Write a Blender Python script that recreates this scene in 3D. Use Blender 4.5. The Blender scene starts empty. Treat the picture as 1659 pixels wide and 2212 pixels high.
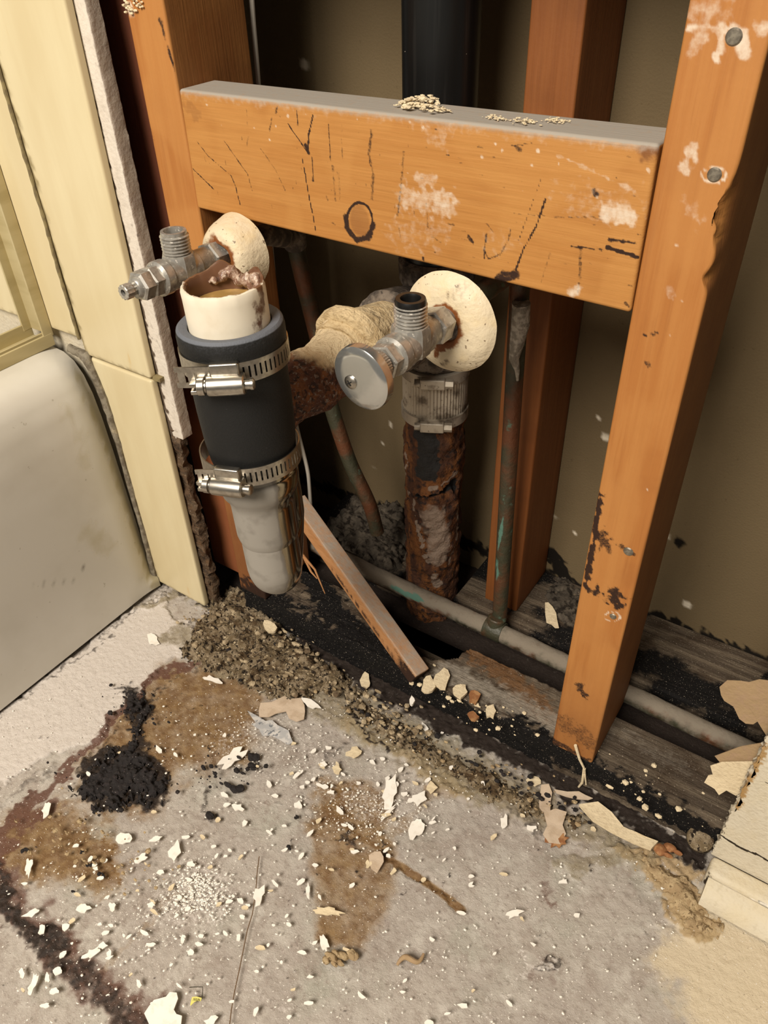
import bpy, bmesh, math, random
import numpy as np
from mathutils import Vector, Matrix, noise

random.seed(7)
rng = np.random.default_rng(7)
SC = bpy.context.scene
COL = SC.collection

# ------------------------------------------------------------------ camera
CAM_ROT = [0.6111881, 0.8915254, -0.0338161]
CAM_POS = np.array([0.45633, -0.419786, 0.645921])
CAM_F = 1681.008            # focal length in pixels of the 1659 x 2212 frame
IMW, IMH = 1659.0, 2212.0


def _rot(a, b, g):
    ca, sa, cb, sb, cg, sg = math.cos(a), math.sin(a), math.cos(b), math.sin(b), math.cos(g), math.sin(g)
    rz = np.array([[ca, -sa, 0], [sa, ca, 0], [0, 0, 1]])
    rx = np.array([[1, 0, 0], [0, cb, -sb], [0, sb, cb]])
    r2 = np.array([[cg, -sg, 0], [sg, cg, 0], [0, 0, 1]])
    return rz @ rx @ r2


RM = _rot(*CAM_ROT)
cam = bpy.data.objects.new('camera', bpy.data.cameras.new('camera'))
COL.objects.link(cam)
cam.data.sensor_fit = 'HORIZONTAL'
cam.data.sensor_width = 36.0
cam.data.lens = CAM_F / IMW * 36.0
cam.data.clip_start = 0.01
mw = Matrix.Identity(4)
for i in range(3):
    for j in range(3):
        mw[i][j] = RM[i][j]
    mw[i][3] = CAM_POS[i]
cam.matrix_world = mw
SC.camera = cam

# ------------------------------------------------------------------ light
W = bpy.data.worlds.new('room_ambient')
SC.world = W
W.use_nodes = True
W.node_tree.nodes['Background'].inputs[0].default_value = (1.0, 0.93, 0.84, 1)
W.node_tree.nodes['Background'].inputs[1].default_value = 0.12


def area(name, loc, target, size, energy, color):
    d = bpy.data.lights.new(name, 'AREA')
    d.shape = 'DISK'
    d.size = size
    d.energy = energy
    d.color = color
    o = bpy.data.objects.new(name, d)
    COL.objects.link(o)
    o.location = loc
    v = Vector(target) - Vector(loc)
    o.rotation_euler = v.to_track_quat('-Z', 'Y').to_euler()
    return o


area('ceiling_lamp', (0.24, -1.50, 1.80), (0.15, 0.0, 0.2), 0.9, 67, (1.0, 0.92, 0.82))
SC.view_settings.view_transform = 'Standard'
SC.view_settings.look = 'None'
SC.view_settings.exposure = 0.0
SC.view_settings.gamma = 1.0
SC.view_settings.use_curve_mapping = False


# ------------------------------------------------------------------ helpers
def un(px, py, ax, val):
    """the point of the plane  ax = val  that the photo shows at this pixel"""
    d = RM @ np.array([(px - IMW / 2) / CAM_F, -(py - IMH / 2) / CAM_F, -1.0])
    k = 'xyz'.index(ax)
    return CAM_POS + d * ((val - CAM_POS[k]) / d[k])


def V3(p):
    return np.array(p, float)


def hx(h):
    h = h.lstrip('#')
    c = [int(h[i:i + 2], 16) / 255.0 for i in (0, 2, 4)]
    return tuple((v / 12.92 if v <= 0.04045 else ((v + 0.055) / 1.055) ** 2.4) for v in c) + (1.0,)


def _hash(ix, iy, iz):
    h = (ix.astype(np.int64) * 374761393 + iy.astype(np.int64) * 668265263 + iz.astype(np.int64) * 2147483647) & 0xFFFFFFFF
    h = ((h ^ (h >> 13)) * 1274126177) & 0xFFFFFFFF
    return ((h ^ (h >> 16)) & 0xFFFF) / 65535.0


def vnoise(P):
    P = np.asarray(P, float)
    i = np.floor(P).astype(np.int64)
    f = P - i
    f = f * f * (3 - 2 * f)
    r = 0
    for dx in (0, 1):
        wx = f[:, 0] if dx else 1 - f[:, 0]
        for dy in (0, 1):
            wy = f[:, 1] if dy else 1 - f[:, 1]
            for dz in (0, 1):
                wz = f[:, 2] if dz else 1 - f[:, 2]
                r = r + wx * wy * wz * _hash(i[:, 0] + dx, i[:, 1] + dy, i[:, 2] + dz)
    return r


def fbm(P, s, oct=4):
    a, t, n = 0.5, 0.0, 0.0
    for k in range(oct):
        t = t + a * vnoise(P * s + 17.3 * k)
        n += a
        a *= 0.5
        s *= 2.03
    return t / n


def sstep(a, b, x):
    t = np.clip((x - a) / (b - a), 0, 1)
    return t * t * (3 - 2 * t)


def dist_poly(P, pts, closed=False):
    """distance of every vertex to a 3D polyline"""
    pts = [V3(q) for q in pts]
    if closed:
        pts = pts + [pts[0]]
    best = np.full(len(P), 1e9)
    if len(pts) == 1:
        return np.linalg.norm(P - pts[0], axis=1)
    for a, b in zip(pts[:-1], pts[1:]):
        d = b - a
        t = np.clip(((P - a) @ d) / (d @ d + 1e-12), 0, 1)
        best = np.minimum(best, np.linalg.norm(P - (a + t[:, None] * d), axis=1))
    return best


def inside2(P, pts, ax=(0, 1)):
    x, y = P[:, ax[0]], P[:, ax[1]]
    r = np.zeros(len(P), bool)
    n = len(pts)
    for i in range(n):
        x1, y1 = pts[i][ax[0]], pts[i][ax[1]]
        x2, y2 = pts[(i + 1) % n][ax[0]], pts[(i + 1) % n][ax[1]]
        c = ((y1 > y) != (y2 > y)) & (x < (x2 - x1) * (y - y1) / (y2 - y1 + 1e-15) + x1)
        r ^= c
    return r


ORIG = {}


def link(name, V, F, m, parent=None, attrs=None, smooth=True, angle=0.6, origin=None):
    V = np.asarray(V, float)
    if parent is not None:
        o0 = ORIG[parent.name]
    elif origin is not None:
        o0 = V3(origin)
    else:
        lo, hi = V.min(0), V.max(0)
        o0 = np.array([(lo[0] + hi[0]) / 2, (lo[1] + hi[1]) / 2, lo[2]])
    me = bpy.data.meshes.new(name)
    me.from_pydata([tuple(v) for v in (V - o0)], [], [tuple(int(i) for i in f) for f in F])
    me.update()
    if attrs:
        for k, a in attrs.items():
            at = me.attributes.new(k, 'FLOAT', 'POINT')
            at.data.foreach_set('value', np.asarray(a, np.float32))
    if smooth:
        me.polygons.foreach_set('use_smooth', [True] * len(me.polygons))
        me.set_sharp_from_angle(angle=angle)
    me.materials.append(m)
    o = bpy.data.objects.new(name, me)
    COL.objects.link(o)
    if parent is not None:
        o.parent = parent
    else:
        o.location = o0
    ORIG[o.name] = o0
    return o


def tag(o, label=None, cat=None, group=None, kind=None):
    if label:
        o['label'] = label
    if cat:
        o['category'] = cat
    if group:
        o['group'] = group
    if kind:
        o['kind'] = kind
    return o


def thing(name, loc, label, cat, group=None):
    o = bpy.data.objects.new(name, None)
    o.empty_display_size = 0.01
    COL.objects.link(o)
    o.location = tuple(loc)
    ORIG[o.name] = V3(loc)
    return tag(o, label, cat, group)


def frame(D):
    D = V3(D)
    D = D / np.linalg.norm(D)
    a = np.array([0, 0, 1.0]) if abs(D[2]) < 0.9 else np.array([1.0, 0, 0])
    U = np.cross(a, D)
    U /= np.linalg.norm(U)
    return U, np.cross(D, U), D


class MB:
    def __init__(s):
        s.V, s.F = [], []

    def add(s, V, F):
        n = len(s.V)
        s.V += [V3(v) for v in V]
        s.F += [tuple(i + n for i in f) for f in F]
        return s

    def lathe(s, prof, O, D, seg=40, cap=(True, True), lump=0.0, ls=200, ph=0.0, squash=None):
        """prof: (radius, distance along D)"""
        U, W_, D = frame(D)
        O = V3(O)
        V, F = [], []
        for r, h in prof:
            for k in range(seg):
                t = 2 * math.pi * k / seg + ph
                v = O + D * h + r * (math.cos(t) * U + math.sin(t) * W_)
                V.append(v)
        n = len(prof)
        for i in range(n - 1):
            for k in range(seg):
                k2 = (k + 1) % seg
                F.append((i * seg + k, i * seg + k2, (i + 1) * seg + k2, (i + 1) * seg + k))
        if cap[0]:
            F.append(tuple(range(seg))[::-1])
        if cap[1]:
            F.append(tuple(range((n - 1) * seg, n * seg)))
        V = np.array(V)
        if lump:
            ax = O + np.outer((V - O) @ D, D)
            rad = V - ax
            q = fbm(V, ls, 4) - 0.5
            V = V + rad * (q[:, None] * 2 * lump)
        return s.add(V, F)

    def tube(s, pts, rad, seg=20, cap=True, lump=0.0, ls=200):
        pts = [V3(q) for q in pts]
        n = len(pts)
        if not hasattr(rad, '__len__'):
            rad = [rad] * n
        T = [pts[min(i + 1, n - 1)] - pts[max(i - 1, 0)] for i in range(n)]
        T = [t / np.linalg.norm(t) for t in T]
        U, W_, _ = frame(T[0])
        V, F, A = [], [], []
        for i in range(n):
            U = U - T[i] * (U @ T[i])
            U /= np.linalg.norm(U)
            W_ = np.cross(T[i], U)
            for k in range(seg):
                t = 2 * math.pi * k / seg
                V.append(pts[i] + rad[i] * (math.cos(t) * U + math.sin(t) * W_))
                A.append(pts[i])
        for i in range(n - 1):
            for k in range(seg):
                k2 = (k + 1) % seg
                F.append((i * seg + k, i * seg + k2, (i + 1) * seg + k2, (i + 1) * seg + k))
        if cap:
            F.append(tuple(range(seg))[::-1])
            F.append(tuple(range((n - 1) * seg, n * seg)))
        V, A = np.array(V), np.array(A)
        if lump:
            V = V + (V - A) * ((fbm(V, ls, 4) - 0.5)[:, None] * 2 * lump)
        return s.add(V, F)

    def box(s, c, size, axes=None, r=0.0):
        """box (with rounded edges when r > 0) about c"""
        c = V3(c)
        A = np.array(axes if axes is not None else np.eye(3), float)
        h = np.array(size, float) / 2
        V, F = rbox_grid([np.array([-1, 1.0])] * 3 if r <= 0 else None, h, r)
        V = c + V @ A
        return s.add(V, F)

    def prism(s, pts, off):
        """closed outline extruded by the vector off"""
        n = len(pts)
        V = [V3(q) for q in pts] + [V3(q) + V3(off) for q in pts]
        F = [tuple(range(n))[::-1], tuple(range(n, 2 * n))]
        for i in range(n):
            j = (i + 1) % n
            F.append((i, j, n + j, n + i))
        return s.add(V, F)

    def build(s, name, m, parent=None, **kw):
        return link(name, np.array(s.V), s.F, m, parent, **kw)


def rbox_grid(co, h, r, steps=None):
    """surface grid of a box with half sizes h; edges rounded by r; steps = cell size per axis"""
    cs = []
    for k in range(3):
        if steps is not None:
            n = max(1, int(round(2 * h[k] / steps[k])))
            c = list(np.linspace(-h[k], h[k], n + 1))
        else:
            c = [-h[k], h[k]]
        if r > 0:
            c = [x for x in c if abs(x) < h[k] - r * 1.05] + \
                [sg * (h[k] - r * q) for sg in (-1, 1) for q in (0, 0.3, 0.65, 1.0)]
        cs.append(np.array(sorted(set(np.round(c, 7)))))
    V, F, idx = [], [], {}

    def vid(p):
        key = (round(p[0], 7), round(p[1], 7), round(p[2], 7))
        if key not in idx:
            idx[key] = len(V)
            V.append(p)
        return idx[key]
    for k in range(3):
        a, b = (k + 1) % 3, (k + 2) % 3
        for sg in (-1, 1):
            ids = np.zeros((len(cs[a]), len(cs[b])), int)
            for i, x in enumerate(cs[a]):
                for j, y in enumerate(cs[b]):
                    p = [0, 0, 0]
                    p[k], p[a], p[b] = sg * h[k], x, y
                    ids[i, j] = vid(tuple(p))
            for i in range(len(cs[a]) - 1):
                for j in range(len(cs[b]) - 1):
                    f = (ids[i, j], ids[i + 1, j], ids[i + 1, j + 1], ids[i, j + 1])
                    F.append(f if sg > 0 else f[::-1])
    V = np.array(V)
    if r > 0:
        q = np.clip(V, -(h - r), h - r)
        d = V - q
        ln = np.linalg.norm(d, axis=1)
        mx = np.abs(d).max(1)
        ok = ln > 1e-9
        V = V.copy()
        V[ok] = q[ok] + d[ok] / ln[ok, None] * np.minimum(r, mx[ok] * 1.0 + 0)[:, None].clip(max=r)
    return V, F


def plank(name, m, lo, hi, steps=(0.02, 0.02, 0.02), r=0.0015, hexa=None, hook=None, parent=None, wob=0.0, angle=0.9):
    """a board filling lo..hi; hexa(V01)->world for a board that is not square; hook(V)->(V, attrs)"""
    lo, hi = V3(lo), V3(hi)
    h = (hi - lo) / 2
    V, F = rbox_grid(None, h, r, steps)
    V = V + (lo + hi) / 2
    if wob:
        V = V + (np.stack([fbm(V + 3.1 * k, 25, 2) for k in range(3)], 1) - 0.5) * 2 * wob
    if hexa:
        V = hexa((V - lo) / (hi - lo))
    at = None
    if hook:
        V, at = hook(V)
    return link(name, V, F, m, parent, at, angle=angle)


def paint(V, strokes, n=None):
    """max over strokes (points, half width, strength, roughness)"""
    a = np.zeros(len(V))
    n = fbm(V, 350, 3) if n is None else n
    for pts, w, st, ro in strokes:
        d = dist_poly(V, pts) + (n - 0.5) * 2 * ro
        a = np.maximum(a, st * (1 - sstep(w * 0.5, w * 1.3 + 1e-6, d)))
    return a


# ------------------------------------------------------------------ materials
def mat(name, base, rough=0.6, metal=0.0, layers=(), bump=None, spec=0.5, coat=0.0, trans=0.0):
    m = bpy.data.materials.new(name)
    m.use_nodes = True
    nt = m.node_tree
    N, L = nt.nodes, nt.links
    b = N['Principled BSDF']
    tc = N.new('ShaderNodeTexCoord')

    def coord(st):
        if not st:
            return tc.outputs['Object']
        mp = N.new('ShaderNodeMapping')
        mp.inputs['Scale'].default_value = st
        L.new(tc.outputs['Object'], mp.inputs['Vector'])
        return mp.outputs['Vector']

    def nz(scale, detail=4, st=None, ro=0.55):
        t = N.new('ShaderNodeTexNoise')
        t.inputs['Scale'].default_value = scale
        t.inputs['Detail'].default_value = detail
        t.inputs['Roughness'].default_value = ro
        L.new(coord(st), t.inputs['Vector'])
        return t.outputs['Fac']

    def mth(op, a, c, clamp=False):
        t = N.new('ShaderNodeMath')
        t.operation = op
        t.use_clamp = clamp
        for i, q in enumerate((a, c)):
            if isinstance(q, (int, float)):
                t.inputs[i].default_value = q
            else:
                L.new(q, t.inputs[i])
        return t.outputs[0]

    def rng_(v, lo, hi):
        t = N.new('ShaderNodeMapRange')
        t.interpolation_type = 'SMOOTHSTEP'
        t.inputs['From Min'].default_value = lo
        t.inputs['From Max'].default_value = hi
        L.new(v, t.inputs['Value'])
        return t.outputs[0]

    def rgb(c):
        t = N.new('ShaderNodeRGB')
        t.outputs[0].default_value = hx(c) if isinstance(c, str) else c
        return t.outputs[0]

    def val(x):
        t = N.new('ShaderNodeValue')
        t.outputs[0].default_value = x
        return t.outputs[0]
    col, ro, me = rgb(base), val(rough), val(metal)
    for ly in layers:
        if 'attr' in ly:
            t = N.new('ShaderNodeAttribute')
            t.attribute_name = ly['attr']
            f = t.outputs['Fac']
            if ly.get('namt', 0):
                q = nz(ly.get('scale', 300), ly.get('detail', 4), ly.get('st'))
                q = mth('MULTIPLY', mth('SUBTRACT', q, 0.5), ly['namt'])
                gate = rng_(f, 0.0, 0.12)
                f = mth('MULTIPLY', mth('ADD', f, q, True), gate)
            f = rng_(f, ly.get('lo', 0.0), ly.get('hi', 1.0))
        else:
            f = rng_(nz(ly.get('scale', 100), ly.get('detail', 4), ly.get('st'), ly.get('nr', 0.55)), ly.get('lo', 0.4), ly.get('hi', 0.6))
        if ly.get('amt', 1) != 1:
            f = mth('MULTIPLY', f, ly['amt'])
        mx = N.new('ShaderNodeMix')
        mx.data_type = 'RGBA'
        L.new(f, mx.inputs[0])
        L.new(col, mx.inputs[6])
        L.new(rgb(ly['color']), mx.inputs[7])
        col = mx.outputs[2]
        for key, cur in (('rough', 'ro'), ('metal', 'me')):
            if key in ly:
                mx = N.new('ShaderNodeMix')
                L.new(f, mx.inputs[0])
                L.new(ro if cur == 'ro' else me, mx.inputs[2])
                mx.inputs[3].default_value = ly[key]
                if cur == 'ro':
                    ro = mx.outputs[0]
                else:
                    me = mx.outputs[0]
    L.new(col, b.inputs['Base Color'])
    L.new(ro, b.inputs['Roughness'])
    L.new(me, b.inputs['Metallic'])
    b.inputs['Specular IOR Level'].default_value = spec
    if coat:
        b.inputs['Coat Weight'].default_value = coat
        b.inputs['Coat Roughness'].default_value = 0.2
    if trans:
        b.inputs['Transmission Weight'].default_value = trans
    if bump:
        h = None
        for sc_, w_, st in bump[1:]:
            q = mth('MULTIPLY', nz(sc_, 5, st), w_)
            h = q if h is None else mth('ADD', h, q)
        bp = N.new('ShaderNodeBump')
        bp.inputs['Strength'].default_value = 1.0
        bp.inputs['Distance'].default_value = bump[0]
        L.new(h, bp.inputs['Height'])
        L.new(bp.outputs[0], b.inputs['Normal'])
    return m


def wood(name, base, light, dark, st, extra=(), rough=0.6):
    """st = noise stretch, small along the grain"""
    return mat(name, base, rough, layers=[
        dict(scale=1.0, st=st, lo=0.38, hi=0.66, color=light, amt=0.55),
        dict(scale=1.0, st=tuple(2.7 * q for q in st), lo=0.5, hi=0.72, color=dark, amt=0.25),
        dict(scale=22, lo=0.5, hi=0.75, color=dark, amt=0.30),
        dict(attr='sap', color=light, amt=0.6, namt=0.6, scale=60),
        dict(attr='brown', color='#6f4222', namt=0.35, scale=40, rough=0.7),
        dict(attr='mark', color='#2e1a0e', namt=0.9, scale=700, lo=0.08, hi=0.72, rough=0.8),
        dict(attr='dust', color='#d6c6b0', namt=1.1, scale=260, lo=0.12, hi=1.15, rough=0.9),
        dict(attr='grey', color='#9a9184', namt=0.5, scale=300, lo=0.1, hi=0.8, rough=0.95),
    ] + list(extra), bump=(0.0003, (1.0, 1.0, tuple(3 * q for q in st)), (300, 0.3, None)), spec=0.35)


GZ = (160, 160, 7)
GX = (7, 160, 160)
M = {}
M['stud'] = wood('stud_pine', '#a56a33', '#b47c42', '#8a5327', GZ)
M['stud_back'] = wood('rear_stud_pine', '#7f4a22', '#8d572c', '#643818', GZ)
M['block'] = wood('block_pine', '#ad763a', '#b98446', '#96602c', GX)
M['stud_red'] = wood('stud_red_shaded', '#5e3422', '#683c28', '#45251a', GZ, extra=[dict(attr='lit_foot', color='#8a5232', namt=.3, scale=40)])  # reddish wood with the shade of the recess put into its colour
M['plate'] = mat('rotten_plate_wood', '#4b4034', 0.85, layers=[
    dict(scale=1.0, st=(9, 140, 140), lo=0.4, hi=0.65, color='#6e6150', amt=0.8),
    dict(scale=30, lo=0.45, hi=0.7, color='#3a2c1e', amt=0.8),
    dict(attr='brown', color='#6a4a2c', namt=0.6, scale=200),
    dict(attr='grey', color='#8d8476', namt=0.7, scale=260),
    dict(attr='mark', color='#0d0a08', namt=0.7, scale=220, lo=0.2, hi=0.7),
    dict(scale=900, detail=2, lo=0.66, hi=0.72, color='#b9ab98', amt=0.7),
], bump=(0.002, (1.0, 1.0, (20, 300, 300)), (250, 0.6, None)), spec=0.25)
M['lath'] = wood('lath_wood', '#a9784c', '#bb8b5f', '#7b5330', (9, 160, 160))
M['drywall_back'] = mat('drywall_paper', '#6f5f45', 0.9, layers=[
    dict(scale=6, lo=0.4, hi=0.7, color='#63533b', amt=0.6),
    dict(scale=260, detail=3, lo=0.68, hi=0.75, color='#54452f', amt=0.4),
    dict(attr='mark', color='#17120c', namt=0.8, scale=120, lo=0.15, hi=0.7),
    dict(attr='dust', color='#d8ccb6', namt=0.3, scale=500)],
    bump=(0.0004, (500, 1.0, None)), spec=0.2)
M['drywall'] = mat('painted_drywall', '#cdc3ad', 0.8, layers=[
    dict(scale=260, lo=0.5, hi=0.7, color='#b9ad95', amt=0.5),
    dict(scale=25, lo=0.45, hi=0.75, color='#cbbc9b', amt=0.6),
    dict(attr='mark', color='#2c2318', namt=0.3, scale=400, lo=0.15, hi=0.6),
    dict(attr='dust', color='#e8e0d0', namt=0.3, scale=300),
    dict(attr='brown', color='#a48252', namt=0.8, scale=160)],
    bump=(0.0008, (350, 1.0, None), (60, 0.6, None)), spec=0.25)
M['drywall_paper'] = mat('grey_drywall_face', '#b3a796', 0.9, layers=[
    dict(scale=80, lo=0.45, hi=0.7, color='#a4978a', amt=0.5),
    dict(attr='dust', color='#d6ccbd', namt=0.5, scale=300, lo=.2, hi=.9),
    dict(attr='mark', color='#5e5042', namt=0.7, scale=260, lo=0.2, hi=0.8)],
    bump=(0.0006, (300, 1.0, None)), spec=0.2)
M['tile'] = mat('cream_glazed_tile', '#cfbf97', 0.3, layers=[
    dict(scale=1.0, st=(26, 26, 5), lo=0.35, hi=0.7, color='#d9cca6', amt=0.9),
    dict(scale=1.0, st=(80, 80, 18), lo=0.66, hi=0.75, color='#cdb178', amt=0.6),
    dict(attr='brown', color='#8a7a55', namt=0.7, scale=200, rough=0.6)], spec=0.5)
M['grout'] = mat('dark_grout', '#857650', 0.9, layers=[dict(scale=120, lo=0.4, hi=0.6, color='#6c5e42')])
M['caulk'] = mat('dirty_caulk', '#857c6a', 0.75, layers=[dict(scale=130, lo=0.4, hi=0.6, color='#665c4c'), dict(scale=60, lo=0.55, hi=0.7, color='#a79a80')],
                bump=(0.001, (200, 1, None)))
M['tub'] = mat('bathtub_enamel', '#cdc8bc', 0.25, layers=[
    dict(scale=12, lo=0.45, hi=0.7, color='#c2bcae', amt=0.6),
    dict(attr='brown', color='#a79b74', namt=0.8, scale=60, rough=0.5, amt=0.75),
    dict(scale=150, detail=2, lo=0.72, hi=0.78, color='#8d8470', amt=0.5),
    dict(attr='mark', color='#62584a', namt=0.5, scale=200)], spec=0.5)
M['alu'] = mat('gold_anodised_frame', '#c4b68c', 0.45, 0.25, layers=[dict(scale=1.0, st=(8, 8, 60), lo=0.4, hi=0.7, color='#a8986a', amt=0.6)])
M['pvc'] = mat('white_plastic_pipe', '#dcd2bd', 0.4, layers=[
    dict(scale=60, lo=0.5, hi=0.75, color='#cdbfa4', amt=0.5),
    dict(attr='brown', color='#6a4a35', namt=1.1, scale=330, lo=0.25, hi=0.75, rough=0.3),
    dict(attr='water', color='#8a6a38', namt=0.3, scale=120)])
M['grime'] = mat('wet_brown_grime', '#7a5a48', 0.25, layers=[
    dict(scale=260, lo=0.4, hi=0.6, color='#a98f7a'), dict(scale=420, lo=0.56, hi=0.64, color='#c2b09c'),
    dict(scale=150, lo=0.55, hi=0.7, color='#4c3226')], bump=(0.0015, (300, 1, None)))
M['water'] = mat('brown_waste_water', '#9a7a46', 0.12, layers=[dict(scale=70, lo=0.4, hi=0.65, color='#c09a5c')])
M['rubber'] = mat('black_rubber', '#121211', 0.62, layers=[dict(attr='grey', color='#5f6268', namt=0.5, scale=700, rough=0.7),
    dict(scale=500, detail=2, lo=0.7, hi=0.8, color='#4a4a48', amt=0.4)], bump=(0.0003, (900, 1, None)), spec=0.4)
M['steel'] = mat('stainless_steel', '#b7b1a6', 0.3, 1.0, layers=[dict(scale=300, lo=0.4, hi=0.7, color='#8f877b', amt=0.6, rough=0.42)])
M['slot'] = mat('dark_slot', '#15130f', 0.6)
M['chrome'] = mat('tarnished_chrome', '#b3afa6', 0.3, 0.6, layers=[
    dict(scale=180, lo=0.42, hi=0.62, color='#8a857c', rough=0.45, metal=0.5, amt=0.8),
    dict(scale=420, lo=0.6, hi=0.68, color='#cfc8bb', rough=0.7, metal=0.2, amt=0.7)])
M['chrome_clean'] = mat('polished_chrome', '#bdbdb8', 0.16, 0.85, layers=[dict(scale=500, lo=0.55, hi=0.8, color='#a5a5a2', rough=0.2, amt=0.5)])
M['chrome_dust'] = mat('dusty_chrome_trap', '#8e8678', 0.16, 1.0, layers=[
    dict(attr='dust', color='#7e786f', namt=0.5, scale=130, lo=0.3, hi=0.7, rough=0.55, metal=0.3), dict(attr='dust', color='#9c968b', namt=1.2, scale=70, detail=6, lo=0.6, hi=1.25, rough=0.8, metal=0.0),
    dict(attr='rust', color='#5a3a26', namt=0.9, scale=200, lo=.2, hi=.7, rough=0.6, metal=0.2)])
M['white_esc'] = mat('stained_white_plate', '#d3c3a4', 0.55, layers=[
    dict(scale=60, lo=0.45, hi=0.7, color='#d2bd94', amt=0.8),
    dict(scale=300, detail=2, lo=0.66, hi=0.72, color='#5d4630', amt=0.8),
    dict(attr='rust', color='#7a4418', namt=1.0, scale=250, lo=0.2, hi=0.7),
    dict(attr='mark', color='#6e5c46', namt=1.0, scale=300, lo=0.2, hi=0.8)], bump=(0.0008, (250, 1, None)))
M['esc_bead'] = M['white_esc']
M['black_ring'] = mat('black_rubber_washer', '#121110', 0.35)
M['rust'] = mat('crusted_rust', '#5c3320', 0.5, layers=[
    dict(scale=90, lo=0.42, hi=0.62, color='#8a5228'), dict(scale=240, lo=0.5, hi=0.62, color='#33180f'),
    dict(scale=420, lo=0.57, hi=0.63, color='#8f7f74', rough=0.2),
    dict(attr='dust', color='#d9c29a', namt=0.8, scale=140, lo=0.25, hi=0.65, rough=0.9)],
    bump=(0.004, (140, 1, None), (420, 0.6, None)))
M['hubplaster'] = mat('plaster_crusted_iron', '#cfb88e', 0.9, layers=[
    dict(scale=130, lo=0.45, hi=0.65, color='#b79e74'), dict(scale=50, lo=0.5, hi=0.7, color='#a08a66', amt=0.6),
    dict(attr='rust', color='#5c3320', namt=0.8, scale=200, lo=.2, hi=.7)],
    bump=(0.003, (160, 1, None), (50, 1, None)))
M['abs'] = mat('black_plastic_pipe', '#121211', 0.33, layers=[dict(scale=1, st=(300, 300, 10), lo=0.55, hi=0.8, color='#2c2a27', amt=0.5),
    dict(scale=300, detail=1, lo=0.78, hi=0.80, color='#b8ab97', amt=0.7)], spec=0.5)
M['iron_dusty'] = mat('dusty_cast_iron', '#4a4138', 0.8, layers=[dict(scale=90, lo=0.42, hi=0.62, color='#7d7061'), dict(scale=200, lo=0.55, hi=0.7, color='#2b241e')],
                    bump=(0.003, (140, 1, None)))
M['rusty_pipe'] = mat('rusted_drain_pipe', '#4a2a16', 0.8, layers=[
    dict(scale=1, st=(90, 90, 30), lo=0.4, hi=0.62, color='#7a4a20'), dict(scale=160, lo=0.5, hi=0.65, color='#2a1810'),
    dict(attr='dark', color='#23211f', namt=0.5, scale=160, lo=0.3, hi=0.6),
    dict(attr='pale', color='#94806f', namt=0.5, scale=200, lo=0.15, hi=0.6),
    dict(attr='mark', color='#070504', namt=0.3, scale=300, lo=0.3, hi=0.6)],
    bump=(0.003, (130, 1, None), (400, 0.5, None)))
M['coupling'] = mat('grey_metal_shield', '#b5aa98', 0.5, 0.4, layers=[dict(scale=60, lo=0.5, hi=0.68, color='#6b5f50'), dict(scale=300, lo=0.6, hi=0.7, color='#3b2f26', amt=0.6)])
M['copper'] = mat('aged_copper', '#69412a', 0.5, 0.35, layers=[
    dict(scale=30, lo=0.36, hi=0.58, color='#3b3a2a', metal=0.1), dict(scale=110, lo=0.62, hi=0.74, color='#56705e', metal=0.0, rough=0.8, amt=.8),
    dict(attr='dust', color='#7b7162', namt=1.6, scale=110, detail=6, lo=0.2, hi=1.0, rough=0.95, metal=0.0),
    dict(attr='green', color='#527566', namt=0.7, scale=180, lo=0.2, hi=0.6, rough=0.9, metal=0.0)], bump=(0.001, (200, 1, None)))
M['flux'] = mat('dried_flux_drip', '#a89e8e', 0.8, layers=[dict(scale=200, lo=.4, hi=.6, color='#7b7264')], bump=(0.002, (200, 1, None)))
M['wire'] = mat('white_cable_sheath', '#b5ad9f', 0.5)
M['chip'] = mat('white_plaster_chip', '#ece6da', 0.85, layers=[dict(scale=200, lo=0.5, hi=0.7, color='#d9d0c0', amt=0.6)])
M['chip_cream'] = mat('cream_plaster_chip', '#d9c7a4', 0.9, layers=[dict(scale=200, lo=0.5, hi=0.7, color='#bda988', amt=0.6)], bump=(0.001, (300, 1, None)))
M['chip_tan'] = mat('tan_paper_scrap', '#a08663', 0.9, layers=[dict(scale=120, lo=0.45, hi=0.65, color='#a08468', amt=0.7)], bump=(0.0008, (200, 1, None)))
M['chip_grey'] = mat('grey_paper_scrap', '#a9a8a6', 0.8, layers=[dict(scale=140, lo=0.45, hi=0.6, color='#cfcac2', amt=0.8), dict(scale=260, lo=0.55, hi=0.65, color='#6f7275')])
M['chip_brown'] = mat('brown_wood_chip', '#8a5a34', 0.8, layers=[dict(scale=160, lo=0.45, hi=0.65, color='#a87c50')])
M['char'] = mat('black_mould_clump', '#1a1412', 0.85, layers=[dict(scale=220, lo=0.5, hi=0.7, color='#2b2220'), dict(scale=600, detail=1, lo=0.72, hi=0.76, color='#8b7f78', amt=0.6)],
              bump=(0.003, (220, 1, None)))
M['heap'] = mat('damp_plaster_rubble', '#706048', 0.95, layers=[
    dict(scale=120, lo=0.42, hi=0.6, color='#8f7f67'), dict(scale=70, lo=0.48, hi=0.64, color='#54432f'), dict(scale=230, lo=0.52, hi=0.62, color='#261e16'),
    dict(scale=330, lo=0.6, hi=0.68, color='#b5a486')], bump=(0.004, (170, 1, None), (420, 0.6, None)), spec=0.2)
M['mud'] = mat('dried_mud', '#9b8463', 0.95, layers=[dict(scale=140, lo=0.42, hi=0.62, color='#b29c78'), dict(scale=300, lo=0.55, hi=0.66, color='#6e5a40')],
             bump=(0.003, (200, 1, None)), spec=0.2)
M['rubble'] = mat('dark_grey_rubble', '#453e35', 0.95, layers=[dict(scale=70, lo=0.42, hi=0.66, color='#5c5347'), dict(scale=150, lo=0.45, hi=0.66, color='#231d17')],
                bump=(0.002, (150, 1, None)), spec=0.2)
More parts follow.
